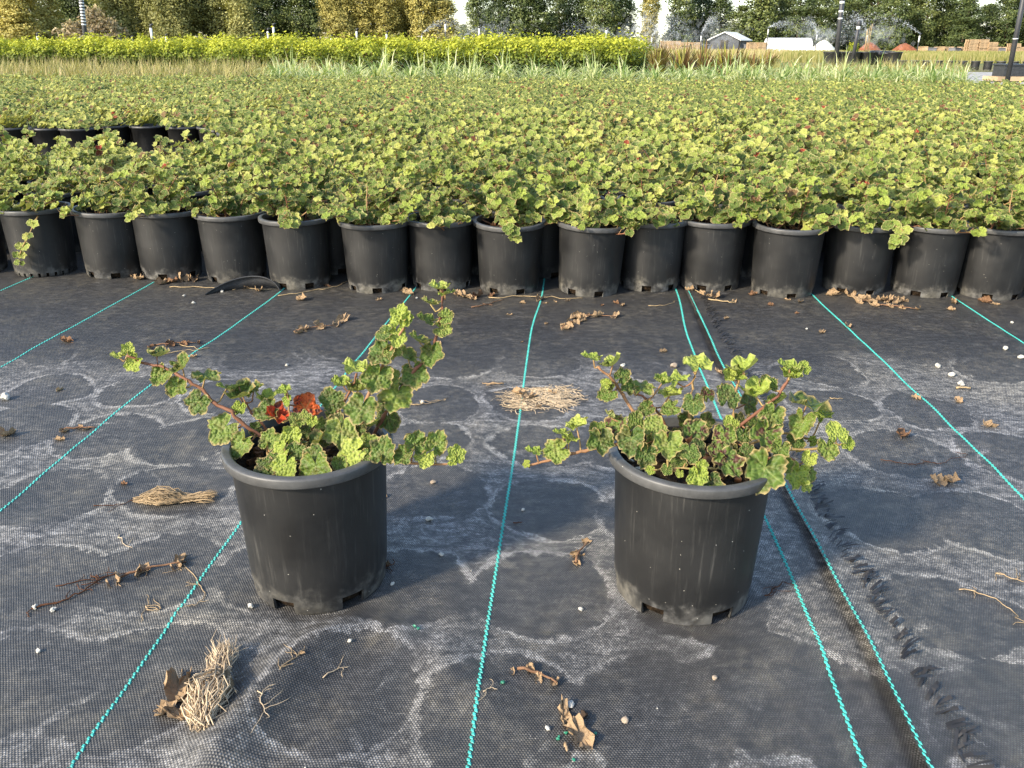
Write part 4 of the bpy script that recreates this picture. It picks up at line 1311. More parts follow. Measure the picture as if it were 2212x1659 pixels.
for px, top in ((168, 48), (212, 20), (238, 40), (195, 62)):
    tree('tan', px, tr.uniform(84, 92), top, 'tan brown bush with pale twigs behind the striped pole', 'tan bushes', .8)
mb = MB(); p0 = on_y(128, 92, 84); p1 = on_y(200, 66, 84)
mb.tube([(p0.x, 84, 0), ((p0.x + p1.x) / 2, 84.2, p1.z * .62), (p1.x, 84, p1.z)], [.09, .07, .04], 6)
tag(mb.build('dead_branch', mat_plain('grey_dead_wood', (.36, .32, .26), .9, .1)), 'bare grey dead branch leaning among the tan bushes', 'branch')

# ------------------------------------------------------------------ poles and sprinklers
PIPE = mat_plain('dark_pipe', (0.035, 0.036, 0.04), 0.5, 0.4, 0.3, 3)
WHITE = mat_plain('white_band', (0.72, 0.72, 0.70), 0.6, 0.4, 0.08, 3)
def spray_mat():
    m = NT('water_spray')
    d = m.n('BsdfDiffuse', None, Color=(.86, .89, .93, 1)); t = m.n('BsdfTransparent')
    tl = m.n('BsdfTranslucent', None, Color=(.86, .89, .93, 1))
    a = m.n('MixShader', None, i0=0.5); m.t.links.new(d.outputs[0], a.inputs[1]); m.t.links.new(tl.outputs[0], a.inputs[2])
    b = m.n('MixShader'); m.set(b, 'i0', m.attr('lr')); m.t.links.new(t.outputs[0], b.inputs[1]); m.t.links.new(a.outputs[0], b.inputs[2])
    m.t.links.new(b.outputs[0], m.out.inputs['Surface'])
    return m.mat
SPRAY = spray_mat()
def pole(px0, v0, px1, v1, D, r, label, bands=None, name='standpipe', head=False):
    a = on_y(px0, v0, D); b = on_y(px1, v1, D)
    d = (b - a); a = a - d * (a.z + .03) / d.z
    L = (b - a).length
    root = empty(name, a, 0, label, 'pole')
    d = (b - a).normalized()
    mb = MB(); mb.tube([(0, 0, 0), d * L * .6, d * L], [r, r, r], 10); mb.build('pipe', PIPE, root)
    mb = MB(); mb.tube([d * (L - .12), d * (L - .10), d * (L + .06), d * (L + .10)], [r * .9, r * 1.35, r * 1.3, r * .6], 10); mb.build('cap', PIPE, root)
    for t0, t1 in (bands or []):
        mb = MB(); mb.tube([d * L * t0, d * L * t1], [r * 1.06, r * 1.06], 10); mb.build('band', WHITE, root)
    return root
pole(187, 105, 173, -22, 22, .052, 'dark leaning standpipe wrapped in white bands among the yellow shrubs', [(.60 + .035 * i, .615 + .035 * i) for i in range(11)], 'banded_pole')
pole(1806, 126, 1823, -30, 30, .075, 'tall black standpipe beside the large round pots', [(.62, .635), (.70, .72), (.80, .825)])
pole(1845, 112, 1856, 50, 36, .07, 'shorter black standpipe with pale top behind the large round pots', [(.86, .93)])
pole(2176, 174, 2222, -60, 15.5, .042, 'black leaning standpipe by the gravel path', [(.46, .468)])

def sprinkler(px, vtop, D, label, jets, group='sprinklers watering the field', mist=None):
    b = on_y(px, vtop, D); root = empty('sprinkler', (b.x, D, -.03), 0, label, 'sprinkler', group)
    h = b.z + .03
    mb = MB(); mb.tube([(0, 0, 0), (0, 0, h)], [.045, .04], 7); mb.build('riser', PIPE, root)
    mb = MB(); mb.tube([(0, 0, h - .55), (0, 0, h - .05)], [.06, .06], 7); mb.build('sleeve', WHITE, root)
    mb = MB(); mb.tube([(0, 0, h - .05), (.02, 0, h + .08), (.14, 0, h + .14)], [.05, .06, .03], 7); mb.build('nozzle', PIPE, root)
    gg = np.random.default_rng(int(px))
    for jx, jv in jets:
        e = on_y(px + jx, vtop + jv, D); dx = e.x - b.x; dz = e.z - b.z
        n = 1000
        t = gg.uniform(0, 1, n) ** .8 * 1.9
        zx = dx * t; zz = h + .12 + dz * (2 * t - t * t) * 1.0
        sp_ = .03 + .22 * t
        C = np.stack([zx + gg.normal(0, 1, n) * sp_ * .6, gg.normal(0, 1, n) * sp_ * 2, zz + gg.normal(0, 1, n) * sp_ - gg.exponential(.25, n) * t], 1)
        C = C[C[:, 2] > .1]; n = len(C); t = t[:n]
        mb = MB(); quads(mb, C, gg.normal(0, 1, (n, 3)), .065, np.clip(.46 - .24 * t, .05, .8) * gg.uniform(.15, 1, n), 2.6)
        o = mb.build('water_jet', SPRAY, root); o['kind'] = 'stuff'
    if mist:
        n = 500; C = gg.normal(0, 1, (n, 3)) * [mist, 1.0, mist * .42] + [mist * .5, 0, h * .95]; C = C[C[:, 2] > .1]; n = len(C)
        mb = MB(); quads(mb, C, gg.normal(0, 1, (n, 3)), .40, gg.uniform(.01, .055, n), 1.3)
        o = mb.build('mist', SPRAY, root); o['kind'] = 'stuff'
    return root
SL = 'sprinkler on a riser throwing a white water jet before the windbreak'
sprinkler(911, 76, 80, SL, [(62, -30)], mist=None)
sprinkler(1002, 80, 85, SL, [(60, -22)], mist=2.4)
sprinkler(1331, 82, 78, SL, [(-66, -26)])
sprinkler(1362, 80, 82, SL, [(34, -42)], mist=1.6)
sprinkler(1408, 80, 84, SL, [(44, -40), (30, -22)], mist=2.6)
sprinkler(1515, 76, 86, SL, [(26, -36)], mist=1.8)
sprinkler(1660, 62, 90, SL, [(40, -12)])
sprinkler(1765, 74, 90, SL, [(-18, -28)], mist=.9)
sprinkler(1874, 74, 80, SL, [(-28, -36)], mist=1.2)
sprinkler(1987, 76, 75, SL, [(-98, -40)])
for px, vt, D in ((80, 76, 50), (325, 58, 45), (358, 78, 60), (284, 82, 60), (578, 66, 55), (590, 56, 48), (715, 80, 70), (770, 66, 60), (835, 72, 60), (962, 50, 62), (1035, 60, 65), (1310, 64, 62)):
    sprinkler(px, vt, D, 'idle sprinkler riser with a white sleeve behind the yellow shrubs', [], 'idle sprinkler risers')

# ------------------------------------------------------------------ yard behind
ROOFW = mat_plain('roof_white', (0.70, 0.70, 0.68), 0.5, 0.4, 0.05, .5)
WALLG = mat_plain('shed_wall_grey', (0.075, 0.08, 0.09), 0.8, 0.2, 0.1, .5)
POLY = mat_plain('white_poly', (0.74, 0.75, 0.76), 0.35, 0.5, 0.05, .4)
TARP = mat_plain('cream_tarp', (0.62, 0.60, 0.50), 0.6, 0.3, 0.06, .5)
MULCH = mat_plain('red_bark', (0.22, 0.085, 0.045), 0.95, 0.1, 0.35, 2.0)
PALLET = mat_plain('pallet_wood', (0.42, 0.30, 0.18), 0.9, 0.1, 0.3, 1.5)
GREYC = mat_plain('grey_bin', (0.16, 0.16, 0.17), 0.8, 0.2, 0.2, 1)
DARKW = mat_plain('dark_window', (0.02, 0.022, 0.025), 0.2, 0.5, 0.1, 1)

D = 128
x0, x1 = xat(1540, D), xat(1612, D); zt = on_y(1576, 69, D).z; ze = on_y(1545, 84, D).z
root = empty('shed', ((x0 + x1) / 2, D, 0), R(-28), 'small grey shed with a white gable roof beyond the sprinklers', 'shed')
w = (x1 - x0) / 2 * .84; dp = 3.0
mb = MB(); mb.add([(-w, -dp, -.05), (w, -dp, -.05), (w, dp, -.05), (-w, dp, -.05), (-w, -dp, ze), (w, -dp, ze), (w, dp, ze), (-w, dp, ze), (0, -dp, zt - .1), (0, dp, zt - .1)],
                  [[0, 1, 5, 8, 4], [2, 3, 7, 9, 6], [1, 2, 6, 5], [3, 0, 4, 7]]); mb.build('wall', WALLG, root, False)
for s in (-1, 1):
    mb = MB(); e = .35
    mb.add([(0, -dp - e, zt), (0, dp + e, zt), (s * (w + e), dp + e, ze - .12), (s * (w + e), -dp - e, ze - .12), (0, -dp - e, zt - .12), (0, dp + e, zt - .12), (s * (w + e), dp + e, ze - .24), (s * (w + e), -dp - e, ze - .24)],
           [[0, 1, 2, 3], [4, 7, 6, 5], [0, 3, 7, 4], [1, 5, 6, 2], [3, 2, 6, 7]]); mb.build('roof', ROOFW, root, False)
mb = MB(); mb.box(-.5, .5, -dp - .04, -dp - .01, 0, 1.6); mb.build('door', DARKW, root, False)
mb = MB(); mb.box(-w - .05, -w - .02, -.6, .6, .9, 1.5); mb.build('window', DARKW, root, False)

D = 126
x0, x1 = xat(1655, D), xat(1746, D); zt = on_y(1700, 81, D).z
root = empty('hoop_house', (x0, D, 0), R(-4), 'long low white plastic hoop house beyond the meadow', 'greenhouse')
L = x1 - x0; mb = MB(); n = 10; vs = []; nx = 12
for i in range(nx + 1):
    for k in range(n + 1):
        t = math.pi * k / n; vs.append((L * i / nx, -2.2 * math.cos(t), zt * math.sin(t) ** .8 * (1 + .012 * (i % 2)) - .05))
mb.add(vs, [[i * (n + 1) + k, i * (n + 1) + k + 1, (i + 1) * (n + 1) + k + 1, (i + 1) * (n + 1) + k] for i in range(nx) for k in range(n)]); mb.build('cover', POLY, root)
for xx in (0.0, L):
    mb = MB(); mb.add([(xx, -2.2 * math.cos(math.pi * k / n), zt * math.sin(math.pi * k / n) ** .8 - .05) for k in range(n + 1)], [list(range(n + 1))]); mb.build('end_wall', POLY, root, False)
for i in range(nx + 1):
    mb = MB(); mb.tube([(L * i / nx, -2.22 * math.cos(math.pi * k / n), (zt + .02) * math.sin(math.pi * k / n) ** .8 - .05) for k in range(n + 1)], .03, 5); mb.build('hoop', GREYC, root)

def mound(px0, px1, vt, D, mat, name, label, cat, seed):
    x0, x1 = xat(px0, D), xat(px1, D); zt = on_y((px0 + px1) / 2, vt, D).z
    gg = np.random.default_rng(seed); n, m_ = 26, 10; vs = []; f = []
    rx = (x1 - x0) / 2
    for j in range(m_ + 1):
        p = j / m_
        for k in range(n):
            a = 2 * math.pi * k / n; q = p * (1 + .08 * math.sin(3 * a + seed) + gg.normal(0, .015))
            vs.append((rx * q * math.cos(a), rx * .7 * q * math.sin(a), zt * max(0, (1 - p ** 1.5)) * (1 + gg.normal(0, .03)) + .08 * math.sin(5 * a) * p * (1 - p) - .04))
    for j in range(m_):
        for k in range(n):
            k2 = (k + 1) % n; f.append([j * n + k, j * n + k2, (j + 1) * n + k2, (j + 1) * n + k][::-1])
    mb = MB(); mb.add(vs, f)
    return tag(mb.build(name, mat, None, True, ((x0 + x1) / 2, D, 0)), label, cat)
mound(1746, 1812, 86, 122, TARP, 'tarp_mound', 'cream tarp covered mound beside the hoop house', 'mound', 1)
mound(1846, 1910, 91, 125, MULCH, 'mulch_pile', 'red brown mulch pile behind the round pots', 'mulch pile', 2)
mound(1918, 1990, 93, 123, MULCH, 'mulch_pile', 'red brown mulch pile beside the stacked pallets', 'mulch pile', 3)

def pallet_mesh():
    mb = MB()
    for q in range(7): mb.box(-.6 + q * .175, -.6 + q * .175 + .13, -.5, .5, .122, .144)
    for q in (-.46, 0, .46): mb.box(-.6, .6, q - .045, q + .045, .024, .12)
    for q in range(3): mb.box(-.6 + q * .53, -.6 + q * .53 + .14, -.5, .5, 0, .022)
    return mb.mesh('pallet', PALLET, False)
PM = pallet_mesh()
pr = random.Random(4)
def pallets(px, vt, D, label):
    x = xat(px, D); top = on_y(px, vt, D).z
    n = max(2, int(top / .146))
    for i in range(n):
        o = obj('pallet', PM, None, (x + pr.gauss(0, .02), D + pr.gauss(0, .03), .146 * i - .02)); o.rotation_euler.z = pr.gauss(.15, .03)
        tag(o, label, 'pallet', 'stacked wooden pallets')
for px, vt, D in ((1438, 88, 118), (1458, 88, 118), (1478, 89, 118), (1502, 89, 118), (1625, 91, 116), (1644, 90, 116)):
    pallets(px, vt, D, 'wooden pallet in a stack between the sprinklers and the shed')
for px, vt, D in ((2098, 83, 112), (2120, 83, 112), (2140, 90, 112), (2190, 92, 112)):
    pallets(px, vt, D, 'wooden pallet in a tall stack beyond the dry meadow')
bm_ = MB(); bm_.box(-.55, .55, -.5, .5, 0, .75); bm_.box(-.6, .6, -.55, .55, .75, .82); bm_.box(-.5, .5, -.53, -.50, .1, .65)
BINM = bm_.mesh('storage_bin', GREYC, False)
bm_ = MB()
for q in range(6): bm_.box(-.6, .6, -.5, .5, q * .16 + .01, q * .16 + .13, jit=.012)
CRM = bm_.mesh('crate_stack', PALLET, False)
pxs = [1995, 2012, 2030, 2048, 2064, 2082, 2150, 2166, 2180, 2204, 2222]
for i, px in enumerate(pxs):
    D = 116 + pr.uniform(-2, 2)
    m_ = BINM if i % 3 == 1 else CRM
    o = obj('storage_bin' if m_ is BINM else 'slatted_crate', m_, None, (xat(px, D), D, -.03)); o.rotation_euler.z = pr.gauss(0, .2)
    tag(o, 'dark grey storage bin standing among the crates beyond the meadow' if m_ is BINM else 'slatted wooden crate standing in the row beyond the meadow', 'bin' if m_ is BINM else 'crate', 'crates and bins beyond the meadow')
for px in (1412, 1520, 1532, 1618):
    o = obj('storage_bin', BINM, None, (xat(px, 119), 119, -.03)); o.scale = (1, 1, 1.35)
    tag(o, 'dark bin among the pallets near the shed', 'bin', 'bins near the shed')

# large round pots by the standpipes
def big_pot():
    mb = MB(); mb.lathe([(.20, 0), (.245, .34), (.265, .35), (.265, .38), (.235, .38), (.225, .30)], 24)
    return mb.mesh('tub', BLACKP)
BP = big_pot()
mb = MB(); mb.lathe([(.226, .30), (.1, .31), (.001, .32)], 20); BPS = mb.mesh('soil', mat_plain('grey_soil', (.10, .08, .06), .95, .1, .4, 12))
mb = MB()
for q in range(7):
    a = q * .9; mb.tube([(.05 * math.cos(a), .05 * math.sin(a), .3), (.07 * math.cos(a), .07 * math.sin(a), .8 + .07 * q)], [.012, .008], 5)
BARE = mb.mesh('bare_stems', STRAW)
for i, (px, v, tilt, ex) in enumerate([(1796, 128, 0, 0), (1820, 127, 0, 0), (1836, 126, 0, 1), (1868, 133, 0, 2), (1886, 131, 0, 0), (1904, 134, .2, 0), (1925, 132, .15, 0), (1934, 130, 0, 0)]):
    p = on_z(px, v + 1.5); p = Vector((xat(px, 42.0), 42.0 + pr.uniform(-.5, .8), 0))
    root = empty('round_pot', (p.x, p.y, 0), 0, ['wide black nursery pot standing beside the tall standpipe', 'wide black nursery pot holding a yellow green seedling', 'wide black nursery pot holding bare pale stems', 'wide black nursery pot leaning on its neighbours'][ex if ex else (3 if tilt else 0)], 'pot', 'wide black pots beside the standpipes')
    root.rotation_euler = (tilt, 0, 0); s = 1.42; root.scale = (s, s, s)
    obj('tub', BP, root); obj('soil', BPS, root)
    if ex == 2: obj('bare_stems', BARE, root)
    if ex == 1:
        o = obj('foliage', hm[2], root); o.location = (0, 0, .12); o.scale = (.5, .5, .7); o['kind'] = 'stuff'

# row of empty pots along the gravel
first = None
x = xat(1985, 31)
while x < xat(2330, 28):
    if first is None:
        root = empty('empty_pot', (0, 0, 0), 0, 'empty black pot in the line along the far side of the gravel path', 'pot', 'empty pots along the gravel path')
        obj('pot', POT_MESHES[0], root); first = root
    else: root = copy_tree(first)
    root.location = (x, 31.5 - .55 * (x - 15), 0); root.scale = (1.4, 1.4, 1.4); x += .34
root = empty('black_tub', (xat(2205, 21), 21, 0), .1, 'long black plastic tub resting on a board beside the leaning standpipe', 'tub')
mb = MB(); mb.box(-.42, .42, -.22, .22, .10, .34); mb.box(-.45, .45, -.25, .25, .34, .37); mb.build('bin', BLACKP, root, False)
mb = MB(); mb.box(-.6, .6, -.28, .28, .0, .098); mb.build('board', PALLET, root, False)

# ------------------------------------------------------------------ litter on the cloth
def gpos(px, py, lift=0.0):
    p = on_z(px, py); return Vector((p.x, p.y, surf_h(p.x, p.y) + lift))
def px2m(px, py, w):
    p = on_z(px, py); return w / FPX * (p - Vector((0, 0, CAMH))).dot(ray(px, py)) / ray(px, py).length_squared ** .5 * 1.0

def crumple(seed, curl=1.0):
    V, F, LP = leaf_tpl(22, 4, 400 + seed, cup=.1, ruf=.16, teeth=.07)
    g_ = np.random.default_rng(seed); V = V.copy()
    a = V[:, 0] * (2.6 + g_.uniform(0, 2.0)) * curl                 # roll about the midrib
    r0 = .30
    x = np.sin(a) * r0 * .9; z = (1 - np.cos(a)) * r0 * .8 + V[:, 2]
    b = V[:, 1] * g_.uniform(-1.2, 1.2)
    V2 = np.stack([x, V[:, 1] * np.cos(b * .5), z + np.abs(V[:, 1]) * np.sin(np.abs(b)) * .5], 1)
    V2 += g_.normal(0, .018, V2.shape)
    V2[:, 2] -= V2[:, 2].min()
    return V2, F, LP
CRUM = [crumple(i, [1, .6, 1.3, .4, 1.1, .8][i]) for i in range(6)]
CRUM_M = {}
def crum_mesh(i, mat):
    if (i, mat.name) not in CRUM_M:
        mb = MB(); mb.add(CRUM[i][0], CRUM[i][1]); mb.tube([(0, .02, .02), (0, -.25, .05), (.05, -.5, .03)], [.02, .018, .014], 5)
        CRUM_M[(i, mat.name)] = mb.mesh('dried_leaf', mat, False)
    return CRUM_M[(i, mat.name)]
lit = random.Random(13)
def dried_leaf(px, py, w, label=None, mat=DRY, flat=None, group=None):
    s = px2m(px, py, w)
    i = lit.randrange(6) if flat is None else flat
    o = obj('dried_leaf', crum_mesh(i, mat), None, gpos(px, py))
    o.rotation_euler = (lit.gauss(0, .15), lit.gauss(0, .15), lit.uniform(0, 6.28)); o.scale = (s, s, s * .8)
    return tag(o, label or 'small crumpled tan leaf scrap lying on the ground cloth', 'dried leaf', group or (None if label else 'leaf scraps on the cloth'))

def sprig(px, py, w, ang, n, label, mat=DRY, bend=.3):
    L = px2m(px, py, w) * 1.12; p = gpos(px, py)
    root = empty('dried_sprig', p, ang, label, 'dried sprig')
    pts = [(-L / 2 + L * k / 6, bend * L * .25 * math.sin(k / 6 * 3.1), .003 + .003 * math.sin(k * 1.7) ** 2) for k in range(7)]
    mb = MB(); mb.tube(pts, [.0021 * (1 - .08 * k) for k in range(7)], 6); mb.build('twig', TWIG, root)
    for k in range(n):
        q = pts[min(6, int(k * 7 / n) + (1 if k % 2 else 0))]
        o = obj('leaf', crum_mesh(lit.randrange(6), mat), root); s = L * lit.uniform(.22, .38)
        o.location = (q[0] + lit.gauss(0, L * .05), q[1] + (1 if k % 2 else -1) * L * .10 * lit.uniform(.3, 1.2), .0005); o.scale = (s, s, s * .75)
        o.rotation_euler = (lit.gauss(0, .3), lit.gauss(0, .3), lit.uniform(0, 6.28))
    return root

sprig(680, 712, 78, .5, 6, 'curled dried sprig with bunched leaves beside the front row, next to a smaller leaf')
dried_leaf(740, 692, 46, 'single lobed dried leaf with its stalk beside the curled sprig', flat=1)
sprig(1240, 700, 80, .9, 8, 'forked dried sprig between the front row and the root mat')
sprig(1285, 685, 80, -.1, 4, 'thin straight arm of dried twig touching the forked sprig')
sprig(380, 748, 70, .2, 6, 'dark dried sprig lying across two pale straws', DRYD)
dried_leaf(145, 738, 34, 'dark folded dried leaf on the ring beside a teal line', DRYD)
sprig(170, 926, 55, .15, 3, 'short broken dried sprig inside a pale ring')
dried_leaf(126, 948, 22); dried_leaf(12, 942, 40); dried_leaf(390, 782, 22); dried_leaf(418, 775, 20); dried_leaf(130, 840, 16, mat=STRAW)
sprig(330, 1232, 110, .45, 5, 'dried sprig with curled leaves at both ends beside the white pebbles')
sprig(1258, 1195, 72, 1.15, 4, 'brown dried sprig between the two pots')
sprig(1160, 1456, 80, -.5, 4, 'tan dried sprig with a frayed stalk below the brown sprig')
dried_leaf(1220, 1545, 84, 'pale tan folded leaf with its stalk beside green pellets', flat=3)
dried_leaf(1250, 1582, 92, 'pale tan pleated leaf lying among green pellets', flat=1)
dried_leaf(2022, 1045, 40, 'curled dried leaf beside a teal line and its twin', flat=0); dried_leaf(2052, 1045, 40, 'dried leaf folded over beside its twin', flat=2)
dried_leaf(1946, 946, 42, 'dark brown flattened leaf on the sheet past the frayed seam', DRYD)
dried_leaf(2135, 920, 30); dried_leaf(1552, 800, 32, 'orange brown leaf scrap caught on the seam'); dried_leaf(1978, 862, 22); dried_leaf(2070, 868, 24)
sprig(1905, 655, 85, .0, 10, 'tangled heap of dried twigs and leaves at the foot of the front row')
sprig(1935, 668, 65, -.4, 6, 'smaller dried sprig reaching out of the tangled heap')
dried_leaf(1520, 640, 45, 'pale dried leaf pile scrap where the seam meets the front row'); dried_leaf(1545, 645, 32); dried_leaf(1490, 630, 26)
for px, py, w in [(300, 603, 24), (288, 598, 20), (352, 612, 26), (372, 609, 24), (395, 606, 26), (420, 605, 22), (530, 622, 20), (560, 628, 22), (705, 618, 20), (870, 628, 30), (882, 636, 22), (1000, 640, 36), (1018, 645, 30), (985, 636, 24), (1035, 640, 26), (650, 648, 24), (1062, 640, 20),
                  (1165, 647, 20), (1180, 655, 12), (1130, 655, 12), (1345, 660, 16), (1330, 655, 14), (1225, 650, 12), (1200, 652, 10), (1640, 630, 24), (1625, 640, 16), (1585, 655, 14), (1700, 650, 12), (1728, 655, 14), (1800, 640, 24), (1835, 640, 26), (1845, 645, 18), (2060, 655, 28), (2128, 655, 22), (2150, 660, 14), (2055, 672, 14), (1830, 708, 18), (1775, 722, 18), (1665, 662, 12), (1570, 690, 10), (1300, 660, 10),
                  (655, 1442, 10), (1720, 680, 8), (1432, 760, 16), (835, 1220, 16), (830, 1075, 16), (268, 1045, 16), (948, 742, 16), (1128, 742, 10), (1100, 680, 12), (1180, 700, 8), (820, 648, 12)]:
    dried_leaf(px, py, w * 1.25, mat=DRYD if lit.random() < .22 else DRY)

def pebble(px, py, w, mat, label, group):
    s = px2m(px, py, w) / 2 * .82
    g_ = np.random.default_rng(int(px * 7 + py)); import bmesh
    b = bmesh.new(); bmesh.ops.create_icosphere(b, subdivisions=2, radius=1.0)
    dirs = g_.normal(0, 1, (5, 3))
    for v in b.verts:
        n = v.co.normalized(); k = 1 + .30 * sum(math.sin(2.2 * n.dot(Vector(d)) + i) for i, d in enumerate(dirs)) / 2 + g_.normal(0, .07)
        v.co = Vector((n.x * k, n.y * k * .85, n.z * k * .72))
    me = bpy.data.meshes.new('pebble'); b.to_mesh(me); b.free(); me.materials.append(mat)
    o = obj('pebble', me, None, gpos(px, py, s * .58)); o.scale = (s, s, s); o.rotation_euler.z = g_.uniform(0, 6)
    return tag(o, label, 'pebble', group)
WP = 'small white perlite pebble resting on the ground cloth'; WG = 'perlite pebbles on the cloth'
for px, py, w in [(928, 1128, 17), (953, 1199, 13), (847, 1262, 11), (1130, 1104, 10), (756, 1394, 11), (75, 1315, 15), (116, 1322, 14), (83, 1412, 11), (543, 1312, 16), (1345, 792, 12), (2026, 793, 13), (2056, 812, 13), (2076, 831, 15), (2171, 757, 12), (2205, 776, 13), (913, 873, 12), (418, 655, 8), (398, 640, 7), (2185, 700, 6), (12, 858, 20), (620, 790, 9), (900, 645, 7), (1018, 1230, 4), (1742, 715, 5), (1420, 1530, 4), (660, 1660, 5), (480, 630, 8)]:
    pebble(px, py, w, PERLITE, WP, WG)
pebble(1256, 1316, 14, PERLITE, 'off white lumpy pebble between the two pots inside a pale ring', WG)
pebble(1456, 790, 20, STONE, 'tan stone behind the dense mound of leaves', None)
pebble(935, 1048, 13, STONE, 'grey tan stone beside the horizontal shoot', None)
pebble(1350, 1555, 17, STONE, 'flat brown stone near the pleated leaf', None)
pebble(1543, 1475, 14, STONE, 'small pinkish brown stone below the dense pot', None)
pebble(1232, 1517, 20, PERLITE, 'white pebble under the pale folded leaf', None)
pebble(1262, 1538, 20, mat_plain('dark_clod', (.05, .035, .025), .95, .1), 'dark clod of soil behind the pleated leaf', None)
pebble(1183, 1566, 14, PERLITE, 'white pebble beside the pale folded leaf', None)
for px, py in [(896, 1362), (904, 1366), (1086, 1473), (1208, 1587), (1205, 1591), (1287, 1579), (1240, 1638), (1224, 1577), (480, 1443), (447, 1500)]:
    o = pebble(px, py, 9.5, PELLET, 'tiny round green fertilizer pellet on the ground cloth', 'green pellets'); o.name = 'fertilizer_pellet'; o['category'] = 'pellet'

def wisp(name, pxs, r, mat, label, cat, forks=0, seed=0, group=None):
    g_ = random.Random(seed); mb = MB()
    P = [gpos(*p, r + .0004) for p in pxs]; o0 = P[0].copy(); fine = []
    for a, b in zip(P[:-1], P[1:]):
        for k in range(5):
            q = a.lerp(b, k / 5); j = (b - a).length * .05
            q = q + Vector((g_.gauss(0, j), g_.gauss(0, j), 0)); fine.append(q)
    fine.append(P[-1])
    loc = [q - o0 + Vector((0, 0, abs(g_.gauss(0, r * .6)))) for q in fine]
    mb.tube(loc, [r * (1 - .5 * i / len(loc)) for i in range(len(loc))], 5)
    for f in range(forks):
        i = g_.randrange(len(loc)); a = g_.uniform(0, 6.28); L = g_.uniform(.012, .035); pts = [loc[i]]
        for k in range(5):
            a += g_.gauss(0, .5); pts.append(pts[-1] + Vector((math.cos(a), math.sin(a), 0)) * L / 5)
        mb.tube(pts, [r * .5] * 5 + [r * .2], 4)
    o = mb.build(name, mat, None, True, o0)
    return tag(o, label, cat, group)
wisp('straw', [(360, 735), (395, 750), (432, 760)], .0013, STRAW, 'pale straw slanting toward the dark dried sprig', 'straw', 0, 1)
wisp('straw', [(325, 770), (400, 762), (455, 756)], .0013, STRAW, 'pale straw lying under the dark dried sprig', 'straw', 0, 2)
wisp('straw', [(365, 622), (430, 621), (500, 622), (590, 626)], .0016, STRAW, 'long pale straw along the foot of the front row before the broken rim', 'straw', 1, 3)
wisp('straw', [(600, 640), (660, 632), (720, 622), (760, 606)], .0016, STRAW, 'curved yellow straw beside the broken rim', 'straw', 0, 4)
wisp('straw', [(1060, 643), (1130, 640), (1210, 646), (1260, 645)], .0015, STRAW, 'thin straw along the foot of the front row', 'straw', 0, 5)
wisp('straw', [(1480, 612), (1510, 635), (1530, 640)], .0016, STRAW, 'straw sticking out between front row pots by the seam', 'straw', 0, 6)
wisp('straw', [(1530, 650), (1560, 655), (1588, 658)], .0022, STRAW, 'flat yellow straw blade on the sheet by the seam', 'straw', 0, 7)
wisp('straw', [(1400, 662), (1440, 660), (1465, 650)], .0010, STRAW, 'bent pale straw beside the curved teal line', 'straw', 0, 8)
wisp('twig', [(1020, 665), (1050, 660), (1075, 652), (1088, 648)], .0020, TWIG, 'knobbly brown twig beside the front row', 'twig', 2, 9)
wisp('twig', [(1090, 832), (1060, 832), (1042, 830)], .0022, DRY, 'dry brown twig reaching from the root mat', 'twig', 2, 10)
wisp('twig', [(868, 878), (905, 878), (940, 872), (968, 862)], .0012, ROOT, 'pale twig with fine roots behind the horizontal shoot', 'twig', 6, 11)
wisp('twig', [(1110, 1132), (1128, 1130)], .0012, ROOTD, 'short dark splinter between the two pots', 'twig', 0, 12)
wisp('twig', [(1222, 1605), (1225, 1622)], .0022, DRY, 'short tan stalk piece among green pellets', 'twig', 0, 13)
wisp('twig', [(1790, 868), (1835, 868), (2060, 866)][:1] + [(2062, 842), (2088, 842)][0:0] + [(1820, 868)], .0012, STRAW, 'thin straw near the white pebbles', 'twig', 0, 14)
wisp('twig', [(2065, 839), (2095, 838)], .0028, STRAW, 'short thick straw under the row of white pebbles', 'twig', 0, 15)
wisp('root', [(70, 1320), (130, 1305), (180, 1280), (230, 1245), (252, 1238)], .0014, ROOTD, 'long dark root strand beside two white pebbles', 'root', 10, 16)
wisp('root', [(125, 1268), (175, 1255), (220, 1247), (250, 1240)], .0010, ROOTD, 'thinner dark root strand joining the long one', 'root', 6, 17)
wisp('root', [(200, 1095), (245, 1090), (300, 1075)], .0009, ROOTD, 'dark root trailing from the straw coloured root tuft', 'root', 4, 18)
wisp('root', [(400, 1210), (430, 1265), (445, 1290), (425, 1310), (400, 1315)], .0008, ROOT, 'pale curly root crossing the teal line', 'root', 5, 19)
wisp('root', [(315, 1310), (320, 1320), (345, 1318)], .0010, ROOT, 'pale curled root scrap beside the teal line', 'root', 5, 20)
wisp('root', [(255, 1155), (270, 1175), (285, 1180)], .0007, ROOTP, 'tiny pale root curl near the root tuft', 'root', 1, 21)
wisp('root', [(560, 1530), (575, 1560), (585, 1570)], .0008, ROOTP, 'small pale root tangle beside the fold in the cloth', 'root', 8, 22)
wisp('root', [(605, 1480), (640, 1455), (652, 1445)], .0008, ROOT, 'fine pale roots above the root tangle', 'root', 6, 23)
wisp('root', [(700, 1470), (730, 1450), (755, 1443)], .0007, ROOTP, 'fine curved pale root at the ring edge', 'root', 2, 24)
wisp('root', [(1655, 1290), (1670, 1275), (1690, 1262), (1715, 1268)], .0010, ROOTD, 'dark root beside the foot of the dense pot', 'root', 3, 25)
wisp('root', [(2070, 1275), (2140, 1290), (2180, 1320), (2230, 1370)], .0009, ROOT, 'long thin brown root on the sheet past the frayed seam', 'root', 4, 26)
wisp('root', [(2150, 1240), (2190, 1255), (2215, 1262)], .0010, ROOT, 'pale forked root on the sheet past the frayed seam', 'root', 3, 27)
